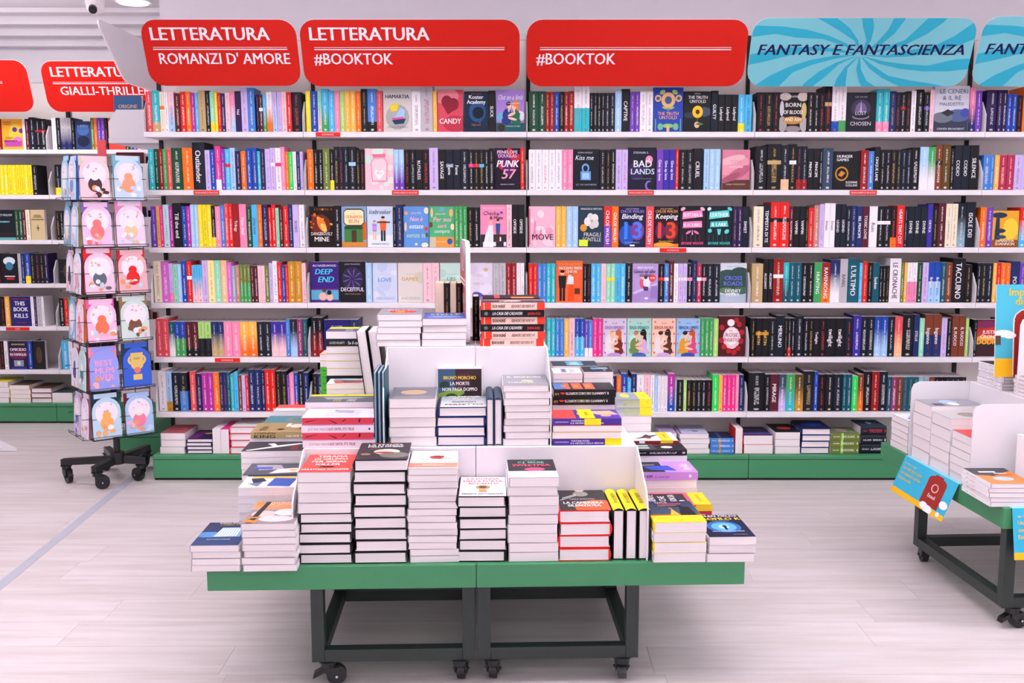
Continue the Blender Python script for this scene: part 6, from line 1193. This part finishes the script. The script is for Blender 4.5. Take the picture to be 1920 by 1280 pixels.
TN = ['top tier', 'second tier', 'third tier', 'fourth tier', 'fifth tier', 'lowest tier']
def wire(q, pts, r=.0016, closed=False):
    pp = list(pts) + ([pts[0]] if closed else [])
    for a, b_ in zip(pp, pp[1:]): q.cyl(a, b_, r, 5)
AW, AH = .134, .195
def arch(w_, h_, n=10):
    pts = [(0, 0), (w_, 0)]; r = w_ / 2
    for i in range(n + 1):
        t = math.pi * i / n; pts.append((r + r * math.cos(t), h_ - r + r * math.sin(t)))
    return pts
for ti, z in enumerate(TIER):
    for face, (dirv, W_, cards) in enumerate(((rd_, WR, RC[ti]), (ld_, WL, LC[ti]))):
        nrm = Vector((math.sin(ang), -math.cos(ang), 0)) if face == 0 else Vector((-math.cos(ang), -math.sin(ang), 0))
        for ci in range(2):
            base = corner + dirv * (W_ * (.25 + .5 * ci))          # centre of this pocket on the face
            cw = AW if face == 0 else .115
            q = MB(('blackm',)); hw = cw / 2 + .006
            P_ = lambda u, n_, h_: base + dirv * u + nrm * n_ + Vector((0, 0, z + h_))
            wire(q, [P_(-hw, -.012, 0), P_(hw, -.012, 0), P_(hw, .034, 0), P_(-hw, .034, 0)], closed=True)
            wire(q, [P_(-hw, .034, 0), P_(-hw, .034, .012), P_(hw, .034, .012), P_(hw, .034, 0)])
            wire(q, [P_(-hw, -.012, 0), P_(-hw, -.012, .16), P_(hw, -.012, .16), P_(hw, -.012, 0)])
            wire(q, [P_(-hw, -.012, .10), P_(-hw, .03, .10), P_(-hw + .02, .03, .10)])
            wire(q, [P_(hw, -.012, .10), P_(hw, .03, .10), P_(hw - .02, .03, .10)])
            wire(q, [P_(0, -.012, .0), Vector((0, 0, z - .012))])
            q.obj('card_pocket', rack)
            c1, c2, what, c3 = cards[ci]
            org = Vector((CX, CY, 0)) + P_(-cw / 2, 0, .002)
            if face: U = -dirv; org = Vector((CX, CY, 0)) + P_(cw / 2, 0, .002)
            else: U = dirv
            V_ = (Vector((0, 0, 1)) - nrm * .05).normalized(); Nn = U.cross(V_).normalized()
            fname = 'front side' if face == 0 else 'left side'
            side = ('nearer' if ci == 0 else 'farther')
            m = axes(U, V_, Nn, org + nrm * -.008)
            q = MB(('cover',)); q.box(0, cw * .96, 0, AH * (1.04 + .03 * ((ti + ci) % 3)), 0, .013, c2); q.box(cw * .1, cw * .9, AH * (1.05 + .03 * ((ti + ci) % 3)) - .025, AH * (1.05 + .03 * ((ti + ci) % 3)) - .002, .0131, .0135, c1)
            o = q.obj('envelope_pack', mat=m)
            hexn = {'d8c8b4': 'beige', '78b4c8': 'turquoise', '7868a8': 'violet', 'e088b0': 'rose', 'd8242c': 'red', 'c82430': 'crimson', 'e0589c': 'hot pink', '94784c': 'brown', 'e890b0': 'pink', '2c3c5c': 'navy', '1c3444': 'petrol', '6c2438': 'maroon',
                    '2c60b4': 'blue', '1c3c64': 'dark blue', '90843c': 'olive', '4c5844': 'grey-green', '54303c': 'plum', '2c4048': 'slate', 'c07038': 'orange-brown', 'b05c28': 'rust', '702c38': 'burgundy', '9c3440': 'wine red', '8c5868': 'mauve', 'b48c94': 'dusty pink'}[c2]
            tag(o, '%s pack of envelopes behind the card with %s, %s, %s' % (hexn, what, TN[ti], fname), 'envelopes', 'envelope packs in the card rack')
            m = axes(U, V_, Nn, org + nrm * .008)
            out = arch(cw, AH); n = len(out)
            q = MB(('cover',)); q.add([(x, y, 0) for x, y in out] + [(x, y, .004) for x, y in out], [tuple(range(n))[::-1], tuple(range(n, 2 * n))] + [(i, (i + 1) % n, (i + 1) % n + n, i + n) for i in range(n)], c1)
            o = q.obj('greeting_card', mat=m)
            rr = random.Random(ti * 7 + ci + face * 31)
            A = Art((0, 0, .004), (cw, 0, 0), (0, AH, 0))
            it = [('e', .5, .62, .4, .28, 'f2e6f2' if ti != 4 else c1), ('e', .5, .36, .24, .18, c3), ('e', .5, .56, .15, .1, c3 if (ti + ci) % 2 else 'f4ece8')]
            it += [('e', rr.uniform(.12, .88), rr.uniform(.06, .3), rr.uniform(.05, .12), rr.uniform(.03, .07), rr.choice(['f4f0f6', 'f0b0c0', 'e8a070', 'c0d8e8', c3])) for _ in range(9)]
            it += [('e', rr.uniform(.2, .8), rr.uniform(.66, .86), rr.uniform(.02, .05), rr.uniform(.015, .03), rr.choice(['e89ab0', 'd8c070', 'b0c8ec'])) for _ in range(5)]
            if what == 'a golden trophy': it = [('e', .5, .68, .34, .16, c3), ('e', .5, .69, .25, .11, '3c64d0'), ('r', .28, .55, .72, .86, c3), ('e', .5, .55, .22, .12, c3), ('e', .5, .42, .12, .08, 'e07870'), ('r', .34, .18, .66, .32, c3), ('t', 'papà', .5, .7, .06, .36, '8c6c30', 'b')]
            if what == 'pink bubble letters': it = [('t', a, .5, y, .15, .7, 'f4a0cc', 'B') for a, y in (('BEST', .6), ('MUM', .42), ('EVER', .24))] + it[3:8]
            A.draw(it); A.obj('card_print', o)
            tag(o, 'arched card with %s, %s of wire rack, %s, %s pocket' % (what, TN[ti], fname, side), 'greeting card', 'greeting cards in the revolving rack')
q = MB(('blackm',))
for zz_ in TIER:
    for k_ in range(4):
        p = [corner, corner + rd_ * WR, corner + rd_ * WR + ld_ * WL, corner + ld_ * WL]
    wire(q, [v * .9 + Vector((0, 0, zz_ - .012)) for v in p], .002, True)
for v in p: wire(q, [v * .9 + Vector((0, 0, TIER[-1] - .012)), v * .9 + Vector((0, 0, ztop - .01))], .0022)
q.obj('wire_frame', rack)
q = MB(('cover',)); q.box(-.02, .02, -.003, .003, ztop + .0, ztop + .10, 'd8505a'); q.obj('price_ticket', rack)

# plastic sheet corner of a floor display at the far left
a_, b_ = fpt(-40, 812), fpt(32, 846)
q = MB(('white',)); q.prism([(a_[0], a_[1]), fpt(-60, 846), (b_[0], b_[1])], .002, .02, 'z')
tag(q.obj('floor_board'), 'flat white board corner lying on the floor at the picture edge', 'board')
dup = {k: v for k, v in LABELS.items() if len(v) > 1}
print('DUP LABELS', len(dup), list(dup.items())[:8])
print('LONG', [k for k in LABELS if len(re.findall(r"[A-Za-z0-9][A-Za-z0-9'-]*", k)) > 16][:8])
